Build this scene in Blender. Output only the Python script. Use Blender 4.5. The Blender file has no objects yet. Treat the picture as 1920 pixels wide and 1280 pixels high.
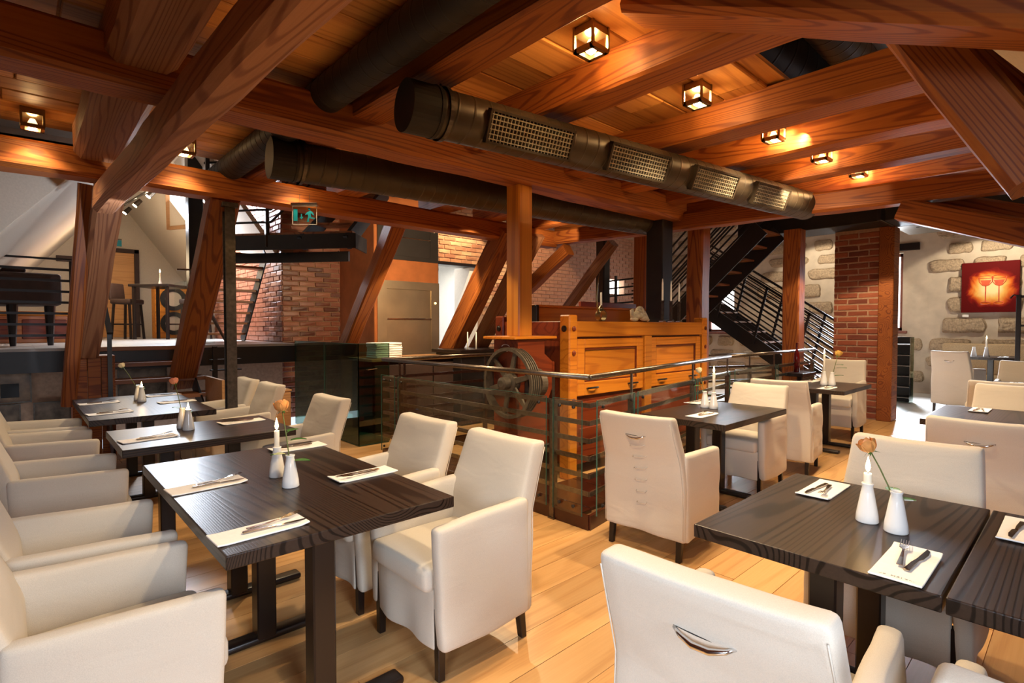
import bpy, bmesh, math, random
from mathutils import Vector, Matrix, noise
random.seed(7)
R = math.radians
C = bpy.context.scene.collection
sc = bpy.context.scene

# ---------------------------------------------------------------- camera, world, light, exposure
F = 1005.0; PITCH = math.atan(28 / 1005.0); TH = R(42.75); EYE = 1.45
cam = bpy.data.cameras.new('camera'); cam.lens = 36.0 * F / 1920.0; cam.sensor_width = 36.0; cam.clip_start = 0.05
co = bpy.data.objects.new('camera', cam); C.objects.link(co)
fw = Vector((math.sin(TH), math.cos(TH), -math.tan(PITCH)))
co.location = (0, 0, EYE); co.rotation_euler = fw.to_track_quat('-Z', 'Y').to_euler()
sc.camera = co
sc.view_settings.view_transform = 'Standard'; sc.view_settings.look = 'None'
sc.view_settings.gamma = 1.0; sc.view_settings.use_curve_mapping = False
sc.view_settings.exposure = 0.30
w = bpy.data.worlds.new('world'); sc.world = w; w.use_nodes = True
w.node_tree.nodes['Background'].inputs[0].default_value = (0.75, 0.85, 1.0, 1)
w.node_tree.nodes['Background'].inputs[1].default_value = 1.0

def light(name, kind, loc, energy, color, size=0.1, size_y=None, target=None, spread=None):
    l = bpy.data.lights.new(name, kind); l.energy = energy; l.color = color
    if kind == 'AREA':
        l.size = size
        if size_y: l.shape = 'RECTANGLE'; l.size_y = size_y
        if spread: l.spread = spread
    else: l.shadow_soft_size = size
    o = bpy.data.objects.new(name, l); C.objects.link(o); o.location = loc
    if target is not None:
        o.rotation_euler = (Vector(target) - Vector(loc)).to_track_quat('-Z', 'Y').to_euler()
    return o
DAY = (0.78, 0.87, 1.0); WARM = (1.0, 0.74, 0.44)
light('window_daylight', 'AREA', (-2.2, -1.1, 2.0), 21, DAY, 1.2, 1.4, (1.3, 0.2, 0.6), R(60))
light('window_daylight', 'AREA', (0.2, -2.3, 1.9), 15, DAY, 1.2, 1.2, (0.25, 1.3, 0.2), R(55))
light('skylight_daylight', 'AREA', (2.15, 10.9, 3.6), 300, DAY, 0.8, 1.0, (3.1, 10.2, 2.6))
light('stone_window_daylight', 'AREA', (13.9, 3.1, 2.1), 230, DAY, 0.8, 1.3, (10.2, 1.9, 0.0), R(80))
light('stair_window_daylight', 'AREA', (14.0, 6.6, 2.1), 70, DAY, 0.7, 1.4, (9, 5.2, 0.5))
light('kitchen_light', 'AREA', (6.9, 10.6, 3.0), 60, (1, 0.97, 0.9), 1.5, 1.5, (6.9, 10.4, 0))

# ---------------------------------------------------------------- helpers
def ray(px, py):
    x = (px - 960) / F; y = (640 - py) / F
    wv = math.cos(PITCH) + y * math.sin(PITCH); z = -math.sin(PITCH) + y * math.cos(PITCH)
    return Vector((x * math.cos(TH) + wv * math.sin(TH), -x * math.sin(TH) + wv * math.cos(TH), z))
def at(px, py, **k):                       # where the sight line of a photograph point meets a real plane
    d = ray(px, py)
    if 'z' in k: t = (k['z'] - EYE) / d.z
    elif 'X' in k: t = k['X'] / d.x
    elif 'Y' in k: t = k['Y'] / d.y
    return Vector((0, 0, EYE)) + d * t

def link(o, parent=None):
    C.objects.link(o)
    if parent: o.parent = parent
    return o
def finish(name, bm, mat, parent=None, smooth=False, loc=None, rot=None, kind=None):
    bmesh.ops.recalc_face_normals(bm, faces=bm.faces)
    me = bpy.data.meshes.new(name); bm.to_mesh(me); bm.free()
    if smooth:
        for p in me.polygons: p.use_smooth = True
    if mat: me.materials.append(mat)
    o = bpy.data.objects.new(name, me); link(o, parent)
    if loc is not None: o.location = loc
    if rot is not None: o.rotation_euler = rot
    if kind: o['kind'] = kind
    return o
def inst(name, me, parent=None, loc=(0, 0, 0), rot=(0, 0, 0), scale=(1, 1, 1)):
    o = bpy.data.objects.new(name, me); link(o, parent)
    o.location = loc; o.rotation_euler = rot; o.scale = scale
    return o
def empty(name, loc=(0, 0, 0), rz=0.0):
    o = bpy.data.objects.new(name, None); C.objects.link(o); o.location = loc; o.rotation_euler = (0, 0, rz)
    o.empty_display_size = 0.05
    return o
def tag(o, label, cat, group=None):
    o['label'] = label; o['category'] = cat
    if group: o['group'] = group
    return o
def copy_tree(o, parent=None):
    c = o.copy(); C.objects.link(c); c.parent = parent
    for ch in o.children: copy_tree(ch, c)
    return c
def thing(name, label, cat, loc=(0, 0, 0), rz=0.0, group=None):
    return tag(empty(name, loc, rz), label, cat, group)

def NB(): return bmesh.new()
def abox(bm, x0, x1, y0, y1, z0, z1, M=None):
    vs = [bm.verts.new(v) for v in ((x0, y0, z0), (x1, y0, z0), (x1, y1, z0), (x0, y1, z0), (x0, y0, z1), (x1, y0, z1), (x1, y1, z1), (x0, y1, z1))]
    if M is not None:
        for v in vs: v.co = M @ v.co
    for f in ((0, 3, 2, 1), (4, 5, 6, 7), (0, 1, 5, 4), (1, 2, 6, 5), (2, 3, 7, 6), (3, 0, 4, 7)): bm.faces.new([vs[i] for i in f])
    return bm
def bevel(bm, a=0.005, seg=1):
    bmesh.ops.bevel(bm, geom=bm.edges[:] + bm.verts[:], offset=a, segments=seg, profile=0.5, affect='EDGES')
    return bm
def bbox_(x0, x1, y0, y1, z0, z1, a=0.005, seg=1): return bevel(abox(NB(), x0, x1, y0, y1, z0, z1), a, seg)
def frame_of(p0, p1, up=None):
    p0 = Vector(p0); p1 = Vector(p1); d = (p1 - p0).normalized()
    up = Vector(up) if up else (Vector((0, 0, 1)) if abs(d.z) < 0.95 else Vector((0, 1, 0)))
    y = up.cross(d).normalized(); z = d.cross(y)
    m = Matrix((d, y, z)).transposed().to_4x4(); m.translation = p0
    return m, (p1 - p0).length
def bar(bm, p0, p1, wy, wz, up=None):
    m, L = frame_of(p0, p1, up)
    return abox(bm, 0, L, -wy / 2, wy / 2, -wz / 2, wz / 2, m)
def tube(bm, pts, r, n=10, cap=True):
    pts = [Vector(p) for p in pts]; rings = []
    rr = r if isinstance(r, (list, tuple)) else [r] * len(pts)
    up = None
    for i, p in enumerate(pts):
        a = pts[max(i - 1, 0)]; b = pts[min(i + 1, len(pts) - 1)]; d = (b - a).normalized()
        if up is None: up = Vector((0, 0, 1)) if abs(d.z) < 0.9 else Vector((1, 0, 0))
        s = d.cross(up).normalized(); u = s.cross(d).normalized(); up = u
        rings.append([bm.verts.new(p + (s * math.cos(2 * math.pi * k / n) + u * math.sin(2 * math.pi * k / n)) * rr[i]) for k in range(n)])
    for a, b in zip(rings, rings[1:]):
        for k in range(n): bm.faces.new((a[k], a[(k + 1) % n], b[(k + 1) % n], b[k]))
    if cap:
        bm.faces.new(rings[0]); bm.faces.new(list(reversed(rings[-1])))
    return bm
def lathe(bm, prof, n=28, c=(0, 0, 0), cap=True):
    rings = []
    for r, z in prof: rings.append([bm.verts.new((c[0] + r * math.cos(2 * math.pi * k / n), c[1] + r * math.sin(2 * math.pi * k / n), c[2] + z)) for k in range(n)])
    for a, b in zip(rings, rings[1:]):
        for k in range(n): bm.faces.new((a[k], a[(k + 1) % n], b[(k + 1) % n], b[k]))
    if cap: bm.faces.new(rings[0]); bm.faces.new(rings[-1])
    return bm
def prism(bm, poly, h0, h1, M=None):
    a = [bm.verts.new((x, y, h0)) for x, y in poly]; b = [bm.verts.new((x, y, h1)) for x, y in poly]
    if M is not None:
        for v in a + b: v.co = M @ v.co
    n = len(poly); bm.faces.new(a); bm.faces.new(b)
    for k in range(n): bm.faces.new((a[k], a[(k + 1) % n], b[(k + 1) % n], b[k]))
    return bm
def axis(h, r, n):
    inner = [-h + r + (2 * h - 2 * r) * i / n for i in range(n + 1)]
    return [-h, -h + r * 0.35] + inner + [h - r * 0.35, h]
def rbox(sx, sy, sz, r, n=(3, 3, 3), fn=None, bm=None):     # soft box of full size sx,sy,sz about its middle, bent by fn
    bm = bm or NB(); hx, hy, hz = sx / 2, sy / 2, sz / 2
    ax, ay, az = axis(hx, r, n[0]), axis(hy, r, n[1]), axis(hz, r, n[2]); cache = {}
    def V(i, j, k):
        key = (i, j, k)
        if key not in cache:
            p = Vector((ax[i], ay[j], az[k]))
            q = Vector((max(-hx + r, min(hx - r, p.x)), max(-hy + r, min(hy - r, p.y)), max(-hz + r, min(hz - r, p.z))))
            d = p - q
            if d.length > 1e-9: p = q + d.normalized() * r
            if fn: p = Vector(fn(p))
            cache[key] = bm.verts.new(p)
        return cache[key]
    I, J, K = len(ax) - 1, len(ay) - 1, len(az) - 1
    for i in range(I):
        for j in range(J):
            for k in (0, K): bm.faces.new((V(i, j, k), V(i + 1, j, k), V(i + 1, j + 1, k), V(i, j + 1, k)))
    for i in range(I):
        for k in range(K):
            for j in (0, J): bm.faces.new((V(i, j, k), V(i + 1, j, k), V(i + 1, j, k + 1), V(i, j, k + 1)))
    for j in range(J):
        for k in range(K):
            for i in (0, I): bm.faces.new((V(i, j, k), V(i, j + 1, k), V(i, j + 1, k + 1), V(i, j, k + 1)))
    return bm

# ---------------------------------------------------------------- materials
class NT:
    def __init__(s, name):
        s.m = bpy.data.materials.new(name); s.m.use_nodes = True; s.t = s.m.node_tree; s.b = s.t.nodes['Principled BSDF']
    def n(s, typ, **k):
        x = s.t.nodes.new(typ)
        for a, v in k.items():
            if a.startswith('i_'):
                key = a[2:]
                key = int(key) if key.isdigit() else key
                x.inputs[key].default_value = v
            else: setattr(x, a, v)
        return x
    def l(s, a, b): s.t.links.new(a, b)
def ramp(N, stops, fac):
    r = N.n('ShaderNodeValToRGB'); e = r.color_ramp.elements
    while len(e) < len(stops): e.new(0.5)
    for el, (p, c) in zip(e, stops): el.position = p; el.color = (*c, 1)
    N.l(fac, r.inputs[0]); return r.outputs[0]
def coords(N, scale=(1, 1, 1), rand=True):
    tc = N.n('ShaderNodeTexCoord'); mp = N.n('ShaderNodeMapping'); mp.inputs['Scale'].default_value = scale
    N.l(tc.outputs['Object'], mp.inputs['Vector'])
    if not rand: return mp.outputs[0]
    oi = N.n('ShaderNodeObjectInfo'); mu = N.n('ShaderNodeMath', operation='MULTIPLY'); mu.inputs[1].default_value = 37.0
    N.l(oi.outputs['Random'], mu.inputs[0]); ad = N.n('ShaderNodeVectorMath', operation='ADD')
    N.l(mp.outputs[0], ad.inputs[0]); N.l(mu.outputs[0], ad.inputs[1]); return ad.outputs[0]
def bump(N, h, strength=0.3, dist=0.01, normal=None):
    b = N.n('ShaderNodeBump'); b.inputs['Strength'].default_value = strength; b.inputs['Distance'].default_value = dist
    N.l(h, b.inputs['Height'])
    if normal: N.l(normal, b.inputs['Normal'])
    N.l(b.outputs[0], N.b.inputs['Normal']); return b.outputs[0]
def wood(name, dark, mid, lite, freq=16, stretch=0.1, ns=3.0, rough=0.5, bmp=0.25, var=0.25, line=0.55, spec=0.4, coat=0.0, fine=90.0):
    N = NT(name); v = coords(N, (stretch, 1, 1)); v2 = coords(N, (stretch * 0.35, 1, 1))
    a = N.n('ShaderNodeTexNoise', i_Scale=ns, i_Detail=2.5, i_Roughness=0.35); N.l(v, a.inputs['Vector'])
    m1 = N.n('ShaderNodeMath', operation='MULTIPLY'); m1.inputs[1].default_value = freq * 6.283; N.l(a.outputs['Fac'], m1.inputs[0])
    s = N.n('ShaderNodeMath', operation='SINE'); N.l(m1.outputs[0], s.inputs[0])
    m2 = N.n('ShaderNodeMapRange', interpolation_type='SMOOTHSTEP'); m2.inputs[1].default_value = -1.05; m2.inputs[2].default_value = -0.25; N.l(s.outputs[0], m2.inputs[0])
    f = N.n('ShaderNodeTexNoise', i_Scale=fine, i_Detail=3.0, i_Roughness=0.6); N.l(v2, f.inputs['Vector'])
    big = N.n('ShaderNodeTexNoise', i_Scale=ns * 0.8, i_Detail=3.0); N.l(v, big.inputs['Vector'])
    mx0 = N.n('ShaderNodeMix', data_type='FLOAT'); mx0.inputs[0].default_value = 0.5; N.l(f.outputs['Fac'], mx0.inputs[2]); N.l(big.outputs['Fac'], mx0.inputs[3])
    mx = N.n('ShaderNodeMix', data_type='FLOAT'); mx.inputs[0].default_value = 1 - line; N.l(m2.outputs[0], mx.inputs[2]); N.l(mx0.outputs[0], mx.inputs[3])
    col = ramp(N, [(0.18, dark), (0.5, mid), (0.85, lite)], mx.outputs[0])
    oi = N.n('ShaderNodeObjectInfo'); hv = N.n('ShaderNodeHueSaturation')
    mr = N.n('ShaderNodeMapRange'); mr.inputs[1].default_value = 0.25; mr.inputs[2].default_value = 0.75; mr.inputs[3].default_value = 1 - var; mr.inputs[4].default_value = 1 + var
    ad = N.n('ShaderNodeMix', data_type='FLOAT'); ad.inputs[0].default_value = 0.5; N.l(big.outputs['Fac'], ad.inputs[2]); N.l(oi.outputs['Random'], ad.inputs[3])
    N.l(ad.outputs[0], mr.inputs[0]); N.l(mr.outputs[0], hv.inputs['Value']); N.l(col, hv.inputs['Color'])
    N.l(hv.outputs[0], N.b.inputs['Base Color']); N.b.inputs['Roughness'].default_value = rough
    N.b.inputs['Specular IOR Level'].default_value = spec; N.b.inputs['Coat Weight'].default_value = coat
    bump(N, mx.outputs[0], bmp, 0.0015)
    return N.m
def plain(name, c, rough=0.5, metal=0.0, nz=0.0, ns=20, emis=None, es=0, bmp=0.0, trans=0.0, spec=0.5):
    N = NT(name); N.b.inputs['Base Color'].default_value = (*c, 1); N.b.inputs['Roughness'].default_value = rough
    N.b.inputs['Metallic'].default_value = metal; N.b.inputs['Specular IOR Level'].default_value = spec
    if nz or bmp:
        v = coords(N); a = N.n('ShaderNodeTexNoise', i_Scale=ns, i_Detail=5.0); N.l(v, a.inputs['Vector'])
        if nz:
            N.l(ramp(N, [(0.25, tuple(x * (1 - nz) for x in c)), (0.75, tuple(min(1, x * (1 + nz)) for x in c))], a.outputs['Fac']), N.b.inputs['Base Color'])
        if bmp: bump(N, a.outputs['Fac'], bmp, 0.01)
    if emis: N.b.inputs['Emission Color'].default_value = (*emis, 1); N.b.inputs['Emission Strength'].default_value = es
    if trans: N.b.inputs['Transmission Weight'].default_value = trans
    return N.m
def glass(name, tint, refl=0.12):
    N = NT(name); t = N.t; t.nodes.remove(N.b)
    tr = N.n('ShaderNodeBsdfTransparent'); tr.inputs[0].default_value = (*tint, 1)
    gl = N.n('ShaderNodeBsdfGlossy'); gl.inputs['Roughness'].default_value = 0.01
    lw = N.n('ShaderNodeLayerWeight'); lw.inputs[0].default_value = 0.35
    mr = N.n('ShaderNodeMapRange'); mr.inputs[3].default_value = refl * 0.5; mr.inputs[4].default_value = min(1, refl * 5)
    N.l(lw.outputs['Fresnel'], mr.inputs[0]); mi = N.n('ShaderNodeMixShader'); N.l(mr.outputs[0], mi.inputs[0]); N.l(tr.outputs[0], mi.inputs[1]); N.l(gl.outputs[0], mi.inputs[2])
    N.l(mi.outputs[0], t.nodes['Material Output'].inputs[0]); return N.m
def fabric(name, c):
    N = NT(name); v = coords(N)
    a = N.n('ShaderNodeTexNoise', i_Scale=420.0, i_Detail=2.0); N.l(v, a.inputs['Vector'])
    vz = N.n('ShaderNodeMapping'); vz.inputs['Scale'].default_value = (1, 1, 3.2); N.l(v, vz.inputs['Vector'])
    b = N.n('ShaderNodeTexNoise', i_Scale=3.5, i_Detail=2.0, i_Distortion=0.6); N.l(vz.outputs[0], b.inputs['Vector'])
    N.l(ramp(N, [(0.3, tuple(x * 0.9 for x in c)), (0.7, c)], a.outputs['Fac']), N.b.inputs['Base Color'])
    N.b.inputs['Roughness'].default_value = 0.85; N.b.inputs['Specular IOR Level'].default_value = 0.15
    N.b.inputs['Sheen Weight'].default_value = 0.15
    n1 = N.n('ShaderNodeBump'); n1.inputs['Strength'].default_value = 0.3; n1.inputs['Distance'].default_value = 0.014; N.l(b.outputs['Fac'], n1.inputs['Height'])
    bump(N, a.outputs['Fac'], 0.25, 0.002, n1.outputs[0]); return N.m

M_beam = wood('hewn_timber', (0.12, 0.020, 0.005), (0.27, 0.068, 0.011), (0.46, 0.150, 0.024), 46, 0.06, 2.4, 0.55, 0.5, 0.22, 0.30)
M_gbeam = wood('grey_hewn_timber', (0.14, 0.046, 0.02), (0.27, 0.105, 0.045), (0.42, 0.20, 0.092), 46, 0.06, 2.4, 0.65, 0.6, 0.22, 0.30)
M_post = wood('orange_post_wood', (0.40, 0.11, 0.012), (0.62, 0.235, 0.03), (0.78, 0.34, 0.05), 20, 0.04, 2.2, 0.35, 0.3, 0.12, 0.25)
M_plank = wood('ceiling_plank_wood', (0.30, 0.09, 0.018), (0.55, 0.23, 0.055), (0.70, 0.33, 0.085), 18, 0.05, 2.2, 0.5, 0.4, 0.28, 0.25)
M_floor = wood('oak_floor_wood', (0.42, 0.20, 0.065), (0.60, 0.34, 0.135), (0.70, 0.43, 0.19), 12, 0.10, 2.0, 0.34, 0.3, 0.18, 0.18, 0.5)
M_table = wood('wenge_wood', (0.008, 0.0045, 0.0035), (0.013, 0.0075, 0.006), (0.050, 0.031, 0.022), 170, 0.035, 1.0, 0.34, 0.18, 0.15, 0.5, 0.3, 0.0)
M_mill = wood('varnished_pine', (0.36, 0.085, 0.006), (0.60, 0.19, 0.014), (0.74, 0.28, 0.028), 20, 0.06, 2.4, 0.28, 0.2, 0.15, 0.22, 0.5)
M_millred = wood('red_stained_wood', (0.08, 0.011, 0.004), (0.17, 0.028, 0.008), (0.25, 0.05, 0.012), 12, 0.1, 3.0, 0.35, 0.2, 0.2, 0.25)
M_oak = wood('light_oak_veneer', (0.30, 0.15, 0.065), (0.46, 0.25, 0.115), (0.55, 0.31, 0.15), 30, 0.06, 3.0, 0.5, 0.1, 0.1, 0.25)
M_door = wood('honey_door_veneer', (0.38, 0.18, 0.05), (0.55, 0.27, 0.085), (0.62, 0.33, 0.11), 18, 0.06, 3.0, 0.45, 0.05, 0.1, 0.25)
M_fab = fabric('cream_slipcover', (0.64, 0.58, 0.49))
M_fabg = fabric('grey_slipcover', (0.56, 0.52, 0.47))
M_dark = plain('dark_stained_leg', (0.012, 0.007, 0.006), 0.3)
M_black = plain('black_lacquered_steel', (0.012, 0.010, 0.010), 0.38, 0.0, 0.3, 8)
M_steel = plain('blackened_steel', (0.10, 0.085, 0.07), 0.38, 0.85, 0.35, 30)
M_rail = plain('raw_steel_rail', (0.16, 0.13, 0.105), 0.32, 0.9, 0.3, 40)
M_chrome = plain('chrome', (0.75, 0.75, 0.76), 0.16, 1.0)
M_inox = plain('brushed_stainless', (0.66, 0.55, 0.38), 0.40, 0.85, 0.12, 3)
M_duct = plain('dark_duct_paint', (0.062, 0.045, 0.028), 0.42, 0.35, 0.25, 6)
M_ductb = plain('black_duct_paint', (0.024, 0.020, 0.017), 0.55, 0.0, 0.25, 6, spec=0.25)
M_grille = plain('cream_metal_grille', (0.42, 0.37, 0.27), 0.4, 0.3)
M_plaster = plain('cream_plaster', (0.60, 0.53, 0.43), 0.85, 0, 0.06, 60, bmp=0.15)
M_white = plain('white_plaster', (0.78, 0.76, 0.71), 0.85, 0, 0.04, 30, bmp=0.05)
M_orange = plain('orange_plaster', (0.52, 0.165, 0.045), 0.8, 0, 0.22, 4, bmp=0.1)
M_mortar = plain('brick_mortar', (0.36, 0.22, 0.14), 0.9, 0, 0.2, 25, bmp=0.3)
M_stonew = plain('lime_plaster_wall', (0.54, 0.46, 0.36), 0.9, 0, 0.12, 5, bmp=0.8)
M_stone = plain('rough_sandstone', (0.38, 0.29, 0.195), 0.95, 0, 0.38, 22, bmp=1.0)
M_porc = plain('white_porcelain', (0.82, 0.82, 0.80), 0.12)
M_paper = plain('white_napkin_paper', (0.92, 0.91, 0.88), 0.8, 0, 0.03, 60)
M_wax = plain('candle_wax', (0.88, 0.84, 0.74), 0.4, emis=(1, 0.75, 0.4), es=0.12)
M_flame = plain('candle_flame', (1, 0.7, 0.3), 0.5, emis=(1.0, 0.70, 0.30), es=26)
M_bulb = plain('lamp_bulb', (1, 1, 1), 0.5, emis=(1.0, 0.83, 0.55), es=60)
M_lampglow = plain('lamp_reflector', (0.9, 0.75, 0.5), 0.3, emis=(1.0, 0.66, 0.28), es=2.5)
M_lampm = plain('lamp_brushed_metal', (0.30, 0.21, 0.12), 0.35, 0.9)
M_sky = plain('bright_sky_pane', (1, 1, 1), 0.5, emis=(0.95, 0.98, 1.0), es=6)
M_red = plain('red_window_frame', (0.20, 0.07, 0.05), 0.5, 0, 0.2, 20)
M_green = plain('rose_leaf_green', (0.05, 0.16, 0.03), 0.45, 0, 0.4, 30)
M_stem = plain('rose_stem', (0.13, 0.17, 0.04), 0.5)
M_ros_o = plain('orange_rose_petal', (0.85, 0.36, 0.10), 0.55, 0, 0.25, 40)
M_ros_c = plain('cream_rose_petal', (0.85, 0.74, 0.50), 0.55, 0, 0.2, 40)
M_ros_p = plain('pink_rose_petal', (0.78, 0.30, 0.17), 0.55, 0, 0.25, 40)
M_ros_y = plain('yellow_rose_petal', (0.85, 0.52, 0.12), 0.55, 0, 0.25, 40)
M_glass = glass('clear_glass', (0.95, 0.97, 0.95), 0.018)
M_gglass = glass('green_glass', (0.45, 0.60, 0.50), 0.14)
M_edge = plain('glass_edge', (0.045, 0.13, 0.10), 0.15)
M_teal = plain('exit_sign_teal', (0.0, 0.22, 0.26), 0.5, emis=(0.0, 0.3, 0.36), es=0.05)
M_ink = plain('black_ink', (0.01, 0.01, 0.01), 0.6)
M_wht = plain('white_paint', (0.8, 0.78, 0.74), 0.6)
M_tread = wood('stair_tread_wood', (0.14, 0.05, 0.02), (0.28, 0.11, 0.045), (0.38, 0.16, 0.065), 9, 0.08, 3.0, 0.4, 0.1, 0.2, 0.4)
M_bench = plain('woven_bench_fabric', (0.46, 0.34, 0.20), 0.9, 0, 0.35, 140, bmp=0.4)
M_brownf = plain('brown_cover_cloth', (0.045, 0.022, 0.016), 0.7, 0, 0.2, 10)
M_iron = plain('cast_iron_grey', (0.13, 0.105, 0.075), 0.5, 0.4, 0.3, 25)
M_brass = plain('aged_brass', (0.30, 0.24, 0.12), 0.35, 0.9)
M_stoneware = plain('pale_carved_stone', (0.50, 0.42, 0.27), 0.8, 0, 0.2, 40, bmp=0.3)
M_tile = plain('grey_stone_tile', (0.42, 0.40, 0.37), 0.35, 0, 0.15, 5)
M_kick = plain('dark_red_kick_board', (0.045, 0.010, 0.005), 0.25, 0, 0.2, 8)
def brickmat(name, a, b, c, rough=0.75):
    N = NT(name); oi = N.n('ShaderNodeObjectInfo'); g = N.n('ShaderNodeNewGeometry')
    mp = N.n('ShaderNodeMapping'); mp.inputs['Scale'].default_value = (6, 6, 13); N.l(g.outputs['Position'], mp.inputs[0])
    v = N.n('ShaderNodeTexNoise', i_Scale=1.0, i_Detail=5.0); N.l(mp.outputs[0], v.inputs['Vector'])
    mx = N.n('ShaderNodeMix', data_type='FLOAT'); mx.inputs[0].default_value = 0.55; N.l(v.outputs['Fac'], mx.inputs[2]); N.l(oi.outputs['Random'], mx.inputs[3])
    N.l(ramp(N, [(0.25, a), (0.5, b), (0.78, c)], mx.outputs[0]), N.b.inputs['Base Color']); N.b.inputs['Roughness'].default_value = rough
    v2 = N.n('ShaderNodeTexNoise', i_Scale=60.0, i_Detail=4.0); N.l(g.outputs['Position'], v2.inputs['Vector']); bump(N, v2.outputs['Fac'], 0.4, 0.01); return N.m
M_brick = brickmat('old_glazed_brick', (0.11, 0.03, 0.018), (0.26, 0.075, 0.036), (0.38, 0.15, 0.085), 0.32)
M_brickl = brickmat('pale_wall_brick', (0.30, 0.12, 0.06), (0.46, 0.22, 0.11), (0.55, 0.36, 0.2), 0.8)
M_brickc = brickmat('red_column_brick', (0.15, 0.035, 0.018), (0.25, 0.06, 0.026), (0.31, 0.09, 0.042), 0.8)

def struct(o): o['kind'] = 'structure'; return o

# ---------------------------------------------------------------- floor
floor = struct(finish('floor', abox(NB(), -3, 15, -2.6, 8.0, -0.06, -0.008), M_floor))
bw = 0.215; boards = {}
def board_mesh(L, wd, mat, th=0.008, key='b', up=1):
    k = (key, round(L, 2), round(wd, 3))
    if k not in boards:
        bm = NB(); abox(bm, 0, L - 0.003, 0.0015, wd - 0.0015, -th, 0)
        me = bpy.data.meshes.new('board'); bm.to_mesh(me); bm.free(); me.materials.append(mat); boards[k] = me
    return boards[k]
y = -1.0; row = 0
while y < 8.0 - bw:
    x = -1.1 - random.choice((0, 0.5, 1.0, 1.5)); xmax = 9.6 if y < 3.6 else (7.0 if y < 6 else 3.4)
    while x < xmax:
        L = random.choice((1.6, 2.0, 2.4))
        inst('floor_board', board_mesh(L, bw, M_floor), floor, (x, y, random.uniform(-0.0006, 0.0006))); x += L
    y += bw; row += 1
# far dining room: pale tiles in the daylight
for i in range(9):
    for j in range(7):
        inst('floor_tile', board_mesh(0.5, 0.5, M_tile, 0.012, 't'), floor, (9.95 + i * 0.5, -0.4 + j * 0.5, 0.004))

# ---------------------------------------------------------------- room shell
def wallbox(name, x0, x1, y0, y1, z0, z1, mat): return struct(finish(name, abox(NB(), x0, x1, y0, y1, z0, z1), mat))
wallbox('wall_west', -3.1, -3.0, -2.6, 15.5, 0, 5.6, M_beam)
wallbox('wall_south', -3.0, 15.1, -2.7, -2.6, 0, 5.6, M_beam)
wallbox('ceiling_roof', -3.1, 15.2, -2.7, 15.6, 5.6, 5.7, M_plaster)

def holes_wall(name, X, y0, y1, z0, z1, th, holes, mat):           # wall in a plane X = const with window openings
    bm = NB(); ys = sorted({y0, y1, *[h[0] for h in holes], *[h[1] for h in holes]}); zs = sorted({z0, z1, *[h[2] for h in holes], *[h[3] for h in holes]})
    for a, b in zip(ys, ys[1:]):
        for c, d in zip(zs, zs[1:]):
            if any(h[0] <= (a + b) / 2 <= h[1] and h[2] <= (c + d) / 2 <= h[3] for h in holes): continue
            abox(bm, X, X + th, a, b, c, d)
    bmesh.ops.remove_doubles(bm, verts=bm.verts, dist=1e-4)
    return struct(finish(name, bm, mat))
XW = 14.5
h1 = at(1694, 474, X=XW); h1b = at(1694, 620, X=XW); h2 = at(1378, 497, X=XW); h2b = at(1378, 622, X=XW)
W1 = (h1.y, h1.y + 0.85, h1b.z, h1.z); W2 = (h2.y, h2.y + 0.8, h2b.z, h2.z)
stone_wall = holes_wall('wall_east', XW, -2.6, 9.0, 0, 5.6, 0.4, [W1, W2], M_stonew)
def window_x(n, W, X):
    y0, y1, z0, z1 = W
    f = NB()
    for a, b, c, d in ((y0, y0 + .07, z0, z1), (y1 - .07, y1, z0, z1), (y0, y1, z0, z0 + .07), (y0, y1, z1 - .07, z1)): abox(f, X + .12, X + .2, a, b, c, d)
    fo = struct(finish('window_%d' % n, f, M_red))
    finish('pane', abox(NB(), X + .19, X + .195, y0, y1, z0, z1), M_sky, fo)
    finish('lintel', bbox_(X - .06, X + .1, y0 - .3, y1 + .5, z1 + .04, z1 + .2, .01), M_dark, fo)
    finish('window_sill', bbox_(X - .1, X + .14, y0 - .1, y1 + .1, z0 - .06, z0, .008), M_red, fo)
window_x(1, W1, XW); window_x(2, W2, XW)
# stones standing proud of the lime plaster
stone_vars = []
for s in range(10):
    def fn(p, s=s):
        n1 = noise.noise(Vector((p.y * 3 + s * 9, p.z * 3, 0))); n2 = noise.noise(Vector((p.y * 16 + s * 5, p.z * 16, p.x * 16)))
        n3 = noise.noise(Vector((p.y * 45 + s * 5, p.z * 45, p.x * 9)))
        return Vector((p.x + 0.02 * n1 + 0.022 * n2 + .012 * n3, p.y * (1 + 0.22 * n1), p.z * (1 + 0.3 * noise.noise(Vector((s, p.y * 2.5, 3))))))
    bm = rbox(0.20, 1.0, 0.42, 0.09, (1, 22, 11), fn); me = bpy.data.meshes.new('stone'); bm.to_mesh(me); bm.free()
    for p in me.polygons: p.use_smooth = True
    me.materials.append(M_stone); stone_vars.append(me)
z = 0.2
while z < 4.2:
    hh = random.uniform(0.24, 0.40); y = -0.6
    while y < 8.6:
        L = random.uniform(0.4, 1.15)
        c = (y + L / 2, z + hh / 2)
        if all(not (W[0] - 0.15 - L / 2 < c[0] < W[1] + 0.15 + L / 2 and W[2] - 0.2 < c[1] < W[3] + 0.35) for W in (W1, W2)):
            inst('stone', random.choice(stone_vars), stone_wall, (XW, c[0], c[1]), (0, 0, 0), (random.uniform(.5, .95), L * 0.82, hh / 0.5 * .95))
        y += L + 0.06
    z += hh + 0.05

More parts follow.
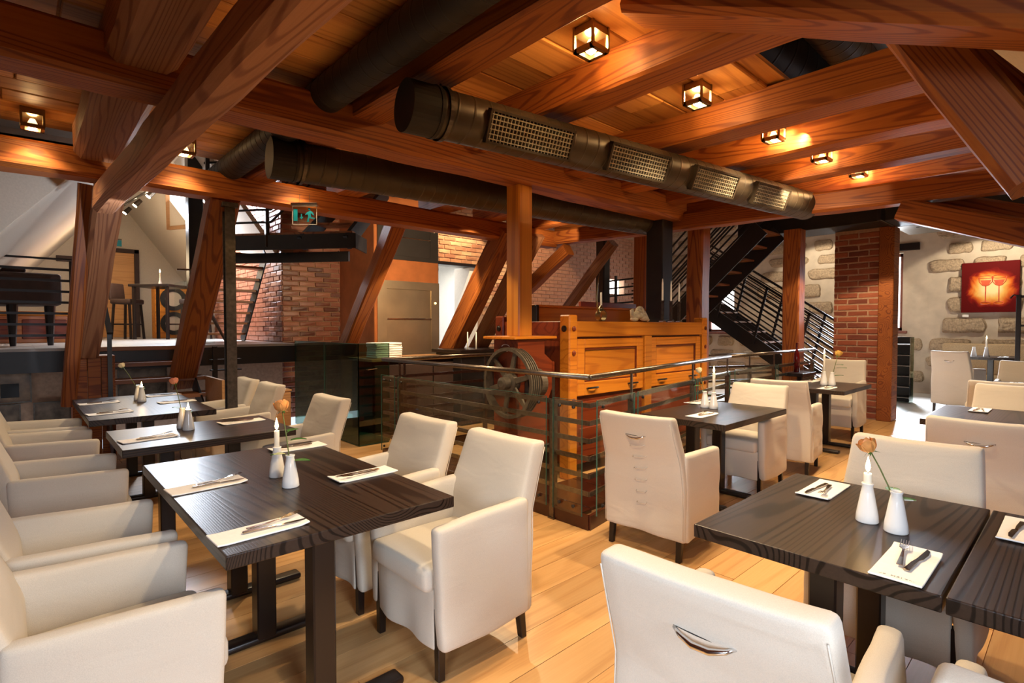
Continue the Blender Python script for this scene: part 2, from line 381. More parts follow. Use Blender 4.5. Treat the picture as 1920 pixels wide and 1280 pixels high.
# brick faces
bvars = {}
def brick_mesh(mat, L, H, D, k):
    key = (mat.name, round(L, 3), k)
    if key not in bvars:
        bm = bevel(abox(NB(), 0, L, 0, D, 0, H), 0.007); rr = random.Random(k * 7 + int(L * 100))
        for v in bm.verts: v.co += Vector((rr.uniform(-1, 1), rr.uniform(-1, 1), rr.uniform(-1, 1))) * 0.004
        me = bpy.data.meshes.new('brick'); bm.to_mesh(me); bm.free(); me.materials.append(mat); bvars[key] = me
    return bvars[key]
def brickface(parent, mat, o, u, L, z0, z1, bl=0.25, bh=0.068, mortar=0.013, maxn=300, skip=None, budget=None, shift=0):
    o = Vector(o); u = Vector(u).normalized(); ang = math.atan2(u.y, u.x); lst = []
    z = z0; r = shift
    while z + bh < z1:
        x = -(bl / 2 if r % 2 else 0)
        while x < L:
            a = max(x, 0); b = min(x + bl, L)
            if b - a > 0.05:
                c = o + u * ((a + b) / 2); cc = Vector((c.x, c.y, z + bh / 2))
                if not (skip and skip(cc)): lst.append((cc.length, a, b - a, z))
            x += bl + mortar
        z += bh + mortar; r += 1
    lst.sort(); rest = NB(); n = 0
    for i, (_, a, ln, z) in enumerate(lst):
        p = o + u * a; p.z = z; out = random.uniform(0, 0.008); nrm = Vector((u.y, -u.x, 0)); p += nrm * (0.012 + out)
        if i < maxn:
            inst('brick', brick_mesh(mat, ln, bh, 0.05, random.randrange(4)), parent, p, (0, 0, ang)); n += 1
        else:
            M = Matrix.Translation(p) @ Matrix.Rotation(ang, 4, 'Z'); abox(rest, 0, ln, 0, 0.05, 0, bh, M)
    if len(lst) > maxn: finish('brick_courses', rest, mat, parent, kind='stuff')
    else: rest.free()
    return n
# chimney stack with glazed brick, corner towards the room
chim = struct(finish('wall_chimney', abox(NB(), 3.1, 4.2, 8.7, 14.0, 0, 5.5), M_mortar))
n = brickface(chim, M_brick, (3.1, 8.7, 0), (1, 0, 0), 1.0, 0.0, 4.2, maxn=150)
brickface(chim, M_brick, (3.1, 12.6, 0), (0, -1, 0), 3.9, 0.0, 4.6, maxn=150)
# long brick wall behind the mill with the kitchen doorway
KX0, KX1, KZ = at(822, 500, Y=9.0).x, at(893, 500, Y=9.0).x, 2.72
bmw = NB(); abox(bmw, 4.2, KX0, 9.0, 9.25, 0, 5.5); abox(bmw, KX0, KX1, 9.0, 9.25, KZ, 5.5)
TX0, TX1, TZ0, TZ1 = at(1140, 535, Y=9.0).x, at(1170, 535, Y=9.0).x, at(1155, 551, Y=9.0).z, at(1155, 524, Y=9.0).z
abox(bmw, KX1, TX0, 9.0, 9.25, 0, 5.5); abox(bmw, TX1, 14.5, 9.0, 9.25, 0, 5.5); abox(bmw, TX0, TX1, 9.0, 9.25, 0, TZ0); abox(bmw, TX0, TX1, 9.0, 9.25, TZ1, 5.5)
nwall = struct(finish('wall_north', bmw, M_mortar))
brickface(nwall, M_brickl, (5.3, 9.0, 0), (1, 0, 0), 9.1, 0.9, 4.0, bl=0.27, bh=0.075, mortar=0.014, maxn=300,
          skip=lambda c: (KX0 - .1 < c.x < KX1 + .15 and c.z < KZ + .08) or (TX0 - .1 < c.x < TX1 + .1 and TZ0 - .05 < c.z < TZ1 + .05))
wf = struct(finish('window_3', abox(NB(), TX0, TX1, 9.18, 9.2, TZ0, TZ1), M_sky))
# kitchen beyond the doorway
kit = struct(finish('wall_kitchen', abox(NB(), 6.0, 9.4, 12.2, 12.3, 0, 3.2), M_white))
struct(finish('wall_kitchen_side', abox(NB(), 8.3, 8.4, 9.3, 12.2, 0, 3.2), M_white))
struct(finish('wall_kitchen_left', abox(NB(), 5.2, 5.3, 9.3, 12.2, 0, 3.2), M_white))
struct(finish('ceiling_kitchen', abox(NB(), 5.2, 9.4, 9.3, 12.3, 3.2, 3.25), M_white))
struct(finish('trim_1', bbox_(KX1 - 0.22, KX1, 8.95, 9.5, 0, KZ - .02, .01), M_white))
struct(finish('trim_2', bbox_(KX0 - .1, KX1 + .12, 8.9, 9.2, KZ - .02, KZ + .05, .01), M_dark))
kwp = at(842, 560, Y=12.15)
kw = struct(finish('window_4', abox(NB(), kwp.x - .45, kwp.x + .25, 12.1, 12.18, 1.3, 2.6), M_wht)); finish('pane', abox(NB(), kwp.x - .38, kwp.x + .18, 12.08, 12.1, 1.36, 2.54), M_sky, kw)
kc = thing('kitchen_counter', 'white kitchen counter with dark worktop beyond the bright doorway', 'counter', (kwp.x, 11.0, 0))
finish('cabinet', bbox_(-.9, .42, -.3, .3, .0, .86, .01), M_wht, kc); finish('worktop', bbox_(-.92, .43, -.32, .32, .86, .9, .005), M_black, kc)

# orange plaster lift shaft with two stainless hatches
ox0, ox1, oy = 4.05, at(822, 520, Y=7.5).x, 7.5
lift = struct(finish('wall_lift_shaft', bbox_(ox0, ox1, oy, 8.7, 0, 5.5, .01), M_orange))
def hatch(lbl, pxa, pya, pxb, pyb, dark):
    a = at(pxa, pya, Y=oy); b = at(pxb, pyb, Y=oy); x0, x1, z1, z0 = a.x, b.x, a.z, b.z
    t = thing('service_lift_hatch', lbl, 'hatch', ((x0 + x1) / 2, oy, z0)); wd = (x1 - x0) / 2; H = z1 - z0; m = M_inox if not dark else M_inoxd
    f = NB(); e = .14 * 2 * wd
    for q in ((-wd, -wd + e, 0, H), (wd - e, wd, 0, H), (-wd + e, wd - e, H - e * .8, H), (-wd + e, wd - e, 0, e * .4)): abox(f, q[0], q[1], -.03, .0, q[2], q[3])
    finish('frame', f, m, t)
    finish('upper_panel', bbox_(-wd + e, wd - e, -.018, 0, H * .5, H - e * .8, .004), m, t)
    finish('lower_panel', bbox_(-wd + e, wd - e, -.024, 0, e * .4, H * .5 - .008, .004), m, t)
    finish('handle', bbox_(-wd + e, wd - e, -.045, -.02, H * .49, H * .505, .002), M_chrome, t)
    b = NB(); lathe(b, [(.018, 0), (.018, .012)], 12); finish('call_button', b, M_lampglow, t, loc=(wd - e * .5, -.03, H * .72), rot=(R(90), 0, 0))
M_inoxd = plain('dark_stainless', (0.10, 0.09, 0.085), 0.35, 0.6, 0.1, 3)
hatch('lower stainless service lift hatch lit warm in the orange wall', 706, 524, 822, 664, False)
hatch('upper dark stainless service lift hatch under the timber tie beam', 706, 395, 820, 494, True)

# ---------------------------------------------------------------- wing at the left with sloping white ceilings
sl = (3.619 - 2.025) / (1.086 + 0.238); sb = 2.025 + 0.238 * sl                        # left slope z = sb + sl*x
def slope_strip(name, x0, x1, y0, y1, zf, th, mat):
    bm = NB(); vs = [(x0, y0), (x1, y0), (x1, y1), (x0, y1)]
    a = [bm.verts.new((x, y, zf(x))) for x, y in vs]; b = [bm.verts.new((x, y, zf(x) + th)) for x, y in vs]
    bm.faces.new(a); bm.faces.new(b)
    for k in range(4): bm.faces.new((a[k], a[(k + 1) % 4], b[(k + 1) % 4], b[k]))
    return struct(finish(name, bm, mat))
zl = lambda x: sb + sl * x
slope_strip('ceiling_slope_left', -1.9, 1.09, 6.05, 15.4, zl, 0.12, M_plaster)
gw = NB(); prism(gw, [(-1.9, .05), (-1.9, 3.0), (.6, 3.0), (.6, zl(.6))], 0, .08, Matrix.Translation((0, 6.12, 0)) @ Matrix.Rotation(R(90), 4, 'X')); struct(finish('wall_wing_gable', gw, M_plaster))
zr = lambda x: 4.15 - 1.38 * (x - 1.95)
M_slope = M_plaster
SK0, SK1 = 10.6, 11.75
slope_strip('ceiling_slope_right', 1.95, 3.1, 11.9, 15.4, zr, 0.12, M_slope)
slope_strip('ceiling_slope_right', 1.95, 3.1, 8.9, 10.3, zr, 0.12, M_slope)
slope_strip('ceiling_slope_right', 1.95, 2.0, 10.3, 11.9, zr, 0.12, M_white)
slope_strip('ceiling_wing', 0.9, 1.97, 8.5, 15.4, lambda x: 4.15, 0.1, M_plaster)
endw = struct(finish('wall_wing_end', abox(NB(), -3, 4.2, 15.4, 15.5, 0, 5.6), M_plaster))
# skylight: frame and pane placed in the slope
skm = empty('window_5', (0, 0, 0)); skm['kind'] = 'structure'
def slp(px, py):
    d = ray(px, py); t = (4.15 + 1.38 * 1.95 - EYE) / (d.z + 1.38 * d.x); return Vector((0, 0, EYE)) + d * t
q = [slp(314, 357), slp(362, 350), slp(362, 424), slp(316, 428)]
f = NB()
for a, b in zip(q, q[1:] + q[:1]): bar(f, a, b, .07, .07)
finish('frame', f, M_oak, skm)
pb = NB(); pb.faces.new([pb.verts.new(v + Vector((.02, 0, .03))) for v in q]); finish('pane', pb, M_sky, skm)

# door in the wing's end wall, with frame and exit sign
dz0 = 1.2; d0 = at(205, 472, Y=15.35); d1 = at(251, 472, Y=15.35)
door = empty('door_1', (0, 0, 0)); door['kind'] = 'structure'
finish('leaf', bbox_(d0.x - .35, d1.x, 15.33, 15.39, dz0, d0.z, .004), M_door, door)
f = NB(); abox(f, d1.x, d1.x + .09, 15.28, 15.4, dz0, d0.z + .08); abox(f, d0.x - .44, d1.x + .09, 15.28, 15.4, d0.z, d0.z + .09); abox(f, d0.x - .44, d0.x - .35, 15.28, 15.4, dz0, d0.z)
finish('frame', f, M_brownf, door)

# ---------------------------------------------------------------- timber frame
def beam_mesh(L, wy, wz, mat, amp=0.012, cham=0.02, seg=None, taper=1.0, seed=0):
    seg = seg or max(4, int(L / 0.22)); bm = NB(); rings = []
    c = cham
    prof = [(-wy / 2 + c, -wz / 2), (wy / 2 - c, -wz / 2), (wy / 2, -wz / 2 + c), (wy / 2, wz / 2 - c), (wy / 2 - c, wz / 2), (-wy / 2 + c, wz / 2), (-wy / 2, wz / 2 - c), (-wy / 2, -wz / 2 + c)]
    for i in range(seg + 1):
        x = L * i / seg; t = 1 + (taper - 1) * i / seg
        dy = amp * 0.8 * noise.noise(Vector((x * 0.9, seed, 0))); dz = amp * 0.8 * noise.noise(Vector((x * 0.9, seed, 7)))
        rings.append([bm.verts.new((x, yy * t + dy + amp * 0.6 * noise.noise(Vector((x * 2.2, k * 1.7, seed))), zz * t + dz + amp * 0.6 * noise.noise(Vector((x * 2.2, k * 1.7 + 40, seed))))) for k, (yy, zz) in enumerate(prof)])
    for a, b in zip(rings, rings[1:]):
        for k in range(8): bm.faces.new((a[k], a[(k + 1) % 8], b[(k + 1) % 8], b[k]))
    bm.faces.new(rings[0]); bm.faces.new(rings[-1]); return bm
bseed = 0
def beam(name, label, p0, p1, wy, wz, mat=None, up=None, cat='beam', group=None, taper=1.0, amp=0.014, cham=0.022):
    global bseed; bseed += 1
    m, L = frame_of(p0, p1, up); o = finish(name, beam_mesh(L, wy, wz, mat or M_beam, amp, cham, taper=taper, seed=bseed * 3.1), mat or M_beam)
    o.matrix_world = m
    if label: tag(o, label, cat, group)
    else: o['kind'] = 'structure'
    return o
ZJ = 2.88; ZP = 3.10
long_b = beam('main_beam', 'long thick timber beam above the orange post, crossing under the joists', (-3.0, 3.66, 2.855), (6.0, 3.50, 2.855), .27, .26, cham=.03)
jx = [(1.69, 1.93), (2.60, 2.86), (3.80, 4.07), (4.68, 4.92), (5.53, 5.76), (6.35, 6.58)]
ord_ = ['first', 'second', 'third', 'fourth', 'fifth', 'sixth']
for i, (a, b) in enumerate(jx):
    beam('ceiling_joist', 'red-brown ceiling joist, %s one counted from the left of the long round duct' % ord_[i], ((a + b) / 2 - .02, 5.85, ZJ + .12), ((a + b) / 2 + .06, 0.4 if i > 0 else 0.0, ZJ + .12), b - a, .24, cham=.015, group='joists under the plank ceiling')
beam('ceiling_joist', 'weathered round-ended joist lying above the large grey tie beam', (0.52, 5.62, 2.97), (0.52, -1.2, 2.97), .32, .3, M_gbeam, cham=.05)
beam('ceiling_joist', 'short dark joist at the top left corner of the photo', (-0.55, 3.4, 3.0), (-0.55, -1.0, 3.0), .25, .24, cham=.02)
tie0 = beam('tie_beam', 'large grey weathered tie beam rising overhead to the top of the photo', (0.575, 5.78, 2.53), (0.765, 0.15, 2.575), .17, .22, M_gbeam, cham=.035)
low = beam('purlin_beam', 'lower timber purlin over the leaning posts and the hanging exit sign', (-3.0, 5.86, 2.82), (6.0, 5.60, 2.76), .24, .24, cham=.03)
tieR = beam('tie_beam', 'long golden-lit tie beam crossing above the mill towards the right', (6.02, 6.22, 2.797), (6.02, 0.05, 2.65), .21, .205, M_beam, cham=.025)
beam('leaning_post', 'large weathered leaning post left of the short stairs', at(160, 660, X=.53), at(207, 350, X=.66), .21, .22, M_gbeam, up=(1, 0, 0), cat='post', cham=.03, group='leaning roof posts')
beam('brace_post', 'dark upright timber behind the large leaning post', at(128, 760, X=.36), at(160, 345, X=.50), .12, .12, M_beam, up=(1, 0, 0), cat='post')
beam('leaning_post', 'leaning post in front of the steel stair flight', (1.50, 7.65, 0.75), (1.50, 5.72, 2.72), .20, .26, up=(1, 0, 0), cat='post', group='leaning roof posts')
beam('leaning_post', 'leaning post with long crack before the orange lift shaft', (3.55, 7.45, 1.10), (3.47, 5.85, 2.72), .2, .2, up=(1, 0, 0), cat='post', group='leaning roof posts')
beam('leaning_post', 'wide leaning post close left of the orange upright post', (5.1, 7.1, 0.9), (5.0, 5.5, 2.8), .3, .26, up=(1, 0, 0), cat='post', group='leaning roof posts')
beam('leaning_post', 'second parallel leaning timber behind the orange upright post', (5.65, 7.1, 0.9), (5.55, 5.5, 2.8), .22, .24, M_gbeam, up=(1, 0, 0), cat='post', group='leaning roof posts')
p1 = at(1066, 470, X=6.02)
beam('knee_brace', 'short pale knee brace rising right of the orange post to the golden beam', at(985, 545, X=6.02), p1 + Vector((0, 0, .02)), .17, .19, M_beam, cat='brace')
beam('leaning_post', 'thin leaning post behind the top of the old mill', at(1055, 590, X=7.4), at(1150, 455, X=7.3), .16, .16, M_gbeam, up=(1, 0, 0), cat='post', group='leaning roof posts')
for px, wd, lb in ((1205, .22, 'upright timber post left of the black flue column'), (1308, .24, 'upright round-edged timber post right of the black flue column'), (1487, .25, 'upright timber post standing before the pale stone wall')):
    XP = 8.95 if px > 1400 else 7.1; p = at(px, 600, X=XP)
    beam('upright_post', lb, (XP, p.y, 0.0), (XP, p.y, 2.95), wd, wd, M_beam, up=(1, 0, 0), cat='post', group='posts under the golden tie beam')
beam('upright_post', 'dark post standing behind the leaning post near the brick wall', (8.0, at(1130, 600, X=8.0).y, 0), (8.0, at(1130, 600, X=8.0).y, 3.6), .2, .2, M_dark, up=(1, 0, 0), cat='post')
beam('purlin_beam', 'dark timber lying on the upright posts behind the golden tie beam', (7.1, 6.4, 3.0), (7.1, 3.3, 3.0), .22, .2, cham=.02)
beam('upright_post', 'orange varnished upright post standing on the cast machine', (3.42, 3.60, 1.365), (3.42, 3.60, 2.74), .175, .175, M_post, up=(1, 0, 0), cat='post', cham=.012, amp=.003)
beam('roof_beam', 'heavy timber running across the top right corner', (2.32, 1.55, 3.13), (2.34, -0.3, 2.30), .3, .26, up=(1, 0, 0), cham=.03)
beam('roof_brace', 'massive curved red-brown brace at the upper right', (2.72, .62, 2.86), (2.72, .13, 1.98), .2, .24, up=(1, 0, 0), cat='brace', cham=.03)
beam('roof_brace', 'second short timber fixed behind the massive brace at the right edge', (2.95, .42, 2.60), (2.95, .02, 2.05), .15, .18, up=(1, 0, 0), cat='brace')
beam('knee_brace', 'golden-lit brace falling right from the long tie beam', at(1690, 392, X=6.02), at(1990, 452, X=6.02), .2, .2, cat='brace')
beam('knee_brace', 'darker timber above the golden-lit falling brace', at(1750, 372, X=6.2), at(1990, 412, X=6.2), .18, .13, M_beam, cat='brace')

# ceiling planks (each a piece of the ceiling)
ceil = struct(finish('ceiling', abox(NB(), -3, 7.2, 1.45, 5.95, ZP + .03, ZP + .06), M_plank))
finish('backing_board', abox(NB(), -3, 2.0, -2.5, 1.45, ZP + .03, ZP + .06), M_plank, ceil)
y = -1.4; k = 0
while y < 5.9:
    wd = random.uniform(.24, .31); x = -2.6 + random.uniform(-.4, .4); xm = 2.0 if y < 1.35 else 7.1
    while x < xm:
        L = min(random.choice((2.6, 3.2, 3.8)), xm - x + .01)
        if L > .3:
            bm = bevel(abox(NB(), 0, L - .008, .005, wd - .005, 0, .03), .007)
            o = finish('ceiling_plank', bm, M_plank, ceil, loc=(x, y, ZP + random.uniform(-.006, .002)))
        x += L
    y += wd; k += 1
# roof plane above the open joist bays
bm = NB(); vs = [(3.0, 2.6, 5.55), (8.5, 2.6, 5.55), (8.5, .47, 2.82), (3.0, .47, 2.82)]
a = [bm.verts.new(v) for v in vs]; b = [bm.verts.new((v[0], v[1], v[2] + .1)) for v in vs]; bm.faces.new(a); bm.faces.new(b)
for k in range(4): bm.faces.new((a[k], a[(k + 1) % 4], b[(k + 1) % 4], b[k]))
struct(finish('ceiling_slope_roof', bm, M_white))
bm = NB(); vs = [(2.85, .42, 2.86), (4.3, .62, 2.95), (4.3, -.45, 1.8), (2.85, -.75, 1.6)]
a = [bm.verts.new(v) for v in vs]; b = [bm.verts.new((v[0], v[1] - .06, v[2] + .08)) for v in vs]; bm.faces.new(a); bm.faces.new(b)
for k in range(4): bm.faces.new((a[k], a[(k + 1) % 4], b[(k + 1) % 4], b[k]))
struct(finish('ceiling_slope_dormer', bm, M_plaster))

# ---------------------------------------------------------------- ducts
def duct(name, label, p0, p1, r, mat, step=.11, cap0=True, collar=True):
    m, L = frame_of(p0, p1); t = empty(name); t.matrix_world = m; tag(t, label, 'duct')
    prof = []; x = 0.0
    while x < L: prof += [(r, x), (r, x + step * .06), (r, x + step * .86), (r, x + step * .92), (r + .0016, x + step * .935), (r + .0016, x + step * .985)]; x += step
    bm = NB(); lathe(bm, prof, 36, cap=False)
    for v in bm.verts:                                      # helical seam: each ring leans along the pipe
        xx = v.co.z + v.co.x * 0.16; v.co = Vector((xx, v.co.y, v.co.x))
    finish('pipe', bm, mat, t, smooth=True)
    if cap0:
        bm = NB(); lathe(bm, [(r * 1.03, -.17), (r * 1.03, .0), (r * 1.06, .0), (r * 1.06, .02), (r * 1.0, .02)], 36)
        for v in bm.verts: v.co = Vector((v.co.z, v.co.y, v.co.x))
        finish('end_cap', bm, M_ductb, t)
        b = NB(); lathe(b, [(r * 1.09, .05), (r * 1.09, .075), (r, .075), (r, .05)], 36, cap=False)
        for v in b.verts: v.co = Vector((v.co.z, v.co.y, v.co.x))
        finish('clamp_ring', b, M_steel, t)
        b = NB(); tube(b, [(.06, 0, r), (.06, 0, r + .16)], .006, 8); abox(b, .04, .08, -.02, .02, r + .1, r + .12); finish('hanger_rod', b, M_black, t)
    return t
A = Vector((1.80, 2.64, 2.70)); B = Vector((6.02, 2.04, 2.70))
d1 = duct('ventilation_duct', 'brown-grey round duct with four square-mesh grilles hanging below the joists', A, B, .142, M_duct)
dirv = (B - A).normalized()
def px_along(px, py):
    best = None
    for i in range(600):
        p = A + dirv * (i * .01); v = p - Vector((0, 0, EYE)); rr = v.x * math.cos(TH) - v.y * math.sin(TH); ww = v.x * math.sin(TH) + v.y * math.cos(TH)
        e = abs(960 + F * rr / ww - px)
        if best is None or e < best[0]: best = (e, i * .01)
    return best[1]
for (a, b) in ((893, 1046), (1115, 1222), (1271, 1350), (1385, 1446)):
    s0, s1 = px_along(a, 0), px_along(b, 0); L = s1 - s0; r = .142
    g = empty('grille'); g.parent = d1
    g.rotation_euler = (R(112), 0, 0); g.location = (s0, 0, 0)                # local z of the grille points out to the room side, slightly down
    # local: x along the duct, y tangent, z outwards
    o = .142; W_ = .098
    f = NB()
    for q_ in ((0, L, -W_, -W_ + .014), (0, L, W_ - .014, W_), (0, .014, -W_, W_), (L - .014, L, -W_, W_)): abox(f, q_[0], q_[1], q_[2], q_[3], o - .02, o + .02)
    fr = finish('grille_frame', f, M_duct, d1)
    ba = NB(); abox(ba, .005, L - .005, -W_ + .01, W_ - .01, o - .03, o - .024); bo = finish('grille_backing', ba, M_ink, fr)
    nb = max(8, int(L / .026)); bars = NB()
    for k in range(1, nb): abox(bars, L * k / nb - .0025, L * k / nb + .0025, -W_ + .012, W_ - .012, o - .012, o + .012)
    for k in range(1, 7): yy = -W_ + 2 * W_ * k / 7; abox(bars, .012, L - .012, yy - .003, yy + .003, o - .008, o + .013)
    lb = finish('grille_bars', bars, M_grille, fr)
    fr.location = g.location; fr.rotation_euler = g.rotation_euler
    bpy.data.objects.remove(g)
duct('ventilation_duct', 'dark round duct without grilles, passing behind the orange post', (1.62, 4.30, 2.75), (5.80, 3.76, 2.74), .155, M_duct)
duct('ventilation_duct', 'black round duct tucked up beside the first joist at the top', (1.54, 6.2, 2.965), (1.52, 0.9, 2.975), .112, M_ductb, cap0=False)
duct('ventilation_duct', 'large black duct seen above the open joist bays', (2.2, 1.78, 3.5), (8.2, 1.70, 3.5), .27, M_ductb, step=.2, cap0=False)
duct('ventilation_duct', 'thinner black duct above the open bays beside the white slope', (3.6, 1.22, 3.42), (7.8, 1.25, 3.42), .13, M_ductb, cap0=False)
bl = NB(); abox(bl, 2.1, 9.0, 2.9, 3.0, 3.15, 5.5); struct(finish('void_dark_sheet', bl, M_ink))  # black sheet standing in for the darkness of the void above the planks
fl = thing('flue_column', 'black square flue column rising behind the mill to the dark duct', 'column', (5.79, 3.61, 0))
finish('shaft', bbox_(-.115, .115, -.115, .115, 1.46, 3.3, .01), M_ductb, fl); finish('collar', bbox_(-.135, .125, -.135, .135, 1.5, 1.54, .005), M_black, fl)
# rectangular duct and perforated plate in the far room
fd = thing('far_duct', 'black rectangular duct over the far brick column', 'duct', (9.3, 2.6, 2.95))
finish('casing', bbox_(-.1, .6, -2.4, 1.6, .02, .55, .01), M_ductb, fd)
finish('flange', bbox_(-.33, .63, -.55, -.5, -.0, .57, .005), M_black, fd)
fp = at(1700, 428, X=11); fp2 = at(1840, 408, X=11)
pl = thing('ceiling_panel', 'grey perforated metal panel above the painting', 'panel', (11.4, 1.4, 3.12))
finish('plate', bbox_(-.5, .6, -1.3, .9, 0, .04, .004), M_steel, pl)
for k in range(5): b = NB(); lathe(b, [(.025, -.006), (.025, 0)], 12); finish('hole', b, M_ink, pl, loc=(-.25 + .15 * (k % 2), -.9 + .38 * k, -.001))

# ---------------------------------------------------------------- box lamps
def box_lamp(x, y, label, e=34, s=.065, real=True):
    t = thing('ceiling_lamp', label, 'lamp', (x, y, ZP - .004), group='square open box ceiling spots')
    f = NB(); h = .13
    for sx in (-1, 1):
        for sy in (-1, 1): abox(f, sx * s - .007, sx * s + .007, sy * s - .007, sy * s + .007, -h, 0)
    abox(f, -s, s, -s, s, -.012, 0); abox(f, -s - .004, s + .004, -s - .004, s + .004, -.045, -.012)
    for q_ in ((-s - .004, s + .004, -s - .004, -s + .02), (-s - .004, s + .004, s - .02, s + .004), (-s - .004, -s + .02, -s, s), (s - .02, s + .004, -s, s)): abox(f, q_[0], q_[1], q_[2], q_[3], -h - .012, -h + .014)
    finish('housing', f, M_lampm, t)
    b = NB(); lathe(b, [(.006, -.02), (.026, -.005), (.029, .0)], 20); finish('bulb', b, M_bulb, t, loc=(0, 0, -h + .006), smooth=True)
    b = NB(); lathe(b, [(.012, .0), (.034, -.05), (.037, -.05), (.016, .0)], 20); finish('reflector', b, M_lampglow, t, loc=(0, 0, -h + .065), smooth=True)
    l = light('lamp_light', 'POINT', (x, y, ZP - .075), e * .55, (1, .62, .24), .03)
    light('lamp_downlight', 'SPOT', (x, y, ZP - .17), e * 2.9, WARM, .03, target=(x, y, 0)).data.spot_size = R(118)
    bpy.context.scene.collection.objects[-1].data.spot_blend = .6
lamps = [(2.36, 1.91, 'nearest square ceiling spot, between the first two joists'), (3.44, 1.86, 'second square ceiling spot, above the grilled duct'), (4.55, 1.79, 'third square ceiling spot counting away from the nearest'),
         (5.44, 1.71, 'fourth square ceiling spot, small between far joists'), (6.26, 1.63, 'farthest small ceiling spot near the golden beam'), (.12, 5.52, 'square ceiling spot at the far left above the white slope'),
         (1.12, 5.45, 'ceiling spot just right of the big grey tie beam'), (2.12, 5.40, 'ceiling spot above the exit sign beside the dark duct end')]
for x, y, lb in lamps: box_lamp(x, y, lb, 42 if y < 3 else 6)
light('unseen_room_spot', 'SPOT', (1.30, 1.2, 2.35), 75, WARM, .05, target=(1.35, 1.6, 0)).data.spot_size = R(92)
light('unseen_room_spot', 'SPOT', (2.2, 4.6, 2.95), 120, WARM, .05, target=(2.2, 4.4, 0)).data.spot_size = R(110)
light('unseen_room_spot', 'SPOT', (4.4, 5.2, 2.95), 160, WARM, .05, target=(4.2, 4.9, 0)).data.spot_size = R(110)
light('wall_washer', 'SPOT', (6.5, 8.2, 3.9), 190, WARM, .05, target=(6.6, 9.0, 2.6)).data.spot_size = R(90)
light('wall_washer', 'SPOT', (8.4, 7.6, 3.6), 130, WARM, .05, target=(8.8, 9.0, 2.2)).data.spot_size = R(90)
light('added_beam_spot', 'SPOT', (5.3, 4.9, 2.75), 22, WARM, .03, target=(6.05, 5.5, 2.75)).data.spot_size = R(60)  # unseen spot added to put a golden highlight on the tie beam's left part
light('added_beam_spot', 'SPOT', (5.15, 1.9, 2.72), 15, WARM, .03, target=(6.05, 1.85, 2.66)).data.spot_size = R(75)  # same added highlight for the right part of the tie beam
light('wall_washer', 'SPOT', (13.3, 1.2, 3.05), 85, (1, .84, .62), .05, target=(14.5, 1.4, 1.8)).data.spot_size = R(110)
light('wall_washer', 'SPOT', (13.3, 4.4, 3.3), 70, (1, .84, .62), .05, target=(14.5, 4.4, 2.2)).data.spot_size = R(100)
light('unseen_room_spot', 'SPOT', (8.5, 2.0, 3.0), 150, WARM, .05, target=(8.6, 2.0, 0)).data.spot_size = R(110)  # unseen spot shifted here to brighten the face of the brick column
light('unseen_room_spot', 'SPOT', (4.7, 1.6, 3.0), 60, WARM, .05, target=(4.9, 3.1, .9)).data.spot_size = R(90)  # unseen spot added to brighten the mill front
light('added_void_light', 'POINT', (5.6, 1.0, 3.2), 3, DAY, .1)  # weak unseen light added to lift the void above the open bays
light('unseen_room_spot', 'SPOT', (3.9, 5.7, 2.5), 130, WARM, .05, target=(4.6, 7.5, 1.8)).data.spot_size = R(100)  # unseen spot added to brighten the stainless lift hatch
light('wing_light', 'POINT', (1.4, 12.4, 2.7), 30, WARM, .3)
light('added_wing_spot', 'SPOT', (1.0, 4.9, 2.0), 44, DAY, .04, target=(-.3, 6.7, 2.35)).data.spot_size = R(80)  # unseen cool spot added as fill on the wing gable and left slope

# ---------------------------------------------------------------- steel and glass railings round the mill
def railing(name, label, p0, p1, H=1.09, posts=(), bars=6, kick=True, glass_=True, zb=0.0, bolts=True, group='steel railings with glass round the old mill'):
    p0 = Vector((p0[0], p0[1], 0)); p1 = Vector((p1[0], p1[1], 0)); d = (p1 - p0); L = d.length; rz = math.atan2(d.y, d.x)
    t = thing(name, label, 'railing', (p0.x, p0.y, zb), rz, group)
    b = NB(); tube(b, [(0, 0, H), (L, 0, H)], .021, 12); finish('handrail', b, M_rail, t, smooth=True)
    for k in range(bars):
        z = H - .2 - k * (H - .33) / bars
        b = NB(); abox(b, 0, L, -.006, .006, z - .017, z + .017); finish('rail_bar', b, M_rail, t)
    for s in posts:
        b = NB(); abox(b, s * L - .022, s * L + .022, -.022, .022, 0.0, H - .19); abox(b, s * L - .008, s * L + .008, -.008, .008, H - .19, H - .015); abox(b, s * L - .03, s * L + .03, -.03, .03, 0, .012)
        finish('post', b, M_rail, t)
    if kick: b = NB(); abox(b, 0, L, -.012, .012, 0.0, .105); finish('kick_board', b, M_kick, t)
    if glass_:
        cuts = [0.0] + [s for s in posts if 0.02 < s < .98] + [1.0]
        for a, c in zip(cuts, cuts[1:]):
            if (c - a) * L < .12: continue
            x0, x1 = a * L + .035, c * L - .035
            b = NB(); abox(b, x0, x1, -.045, -.037, .10, H - .165); g = finish('glass_pane', b, M_glass, t)
            e = NB(); abox(e, x0, x1, -.0455, -.0365, H - .166, H - .163)
            abox(e, x0 - .002, x0, -.0455, -.0365, .1, H - .163); abox(e, x1, x1 + .002, -.0455, -.0365, .1, H - .163); finish('glass_edge', e, M_edge, g)
            for bx in (x0 + .07, x1 - .07):
                for bz in (H - .215, .16):
                    b = NB(); lathe(b, [(.013, 0), (.013, .012), (.008, .016)], 12); finish('bolt', b, M_black, g, loc=(bx, -.045, bz), rot=(R(90), 0, 0))
    return t
railing('railing', 'glass and steel railing behind the left chairs, running back from the corner', (2.95, 5.28), (2.965, 2.40), posts=(.12, .88))
railing('railing', 'glass and steel railing behind the middle table, running right from the corner', (2.965, 2.40), (6.3, 2.95), posts=(.2, .62, .97))
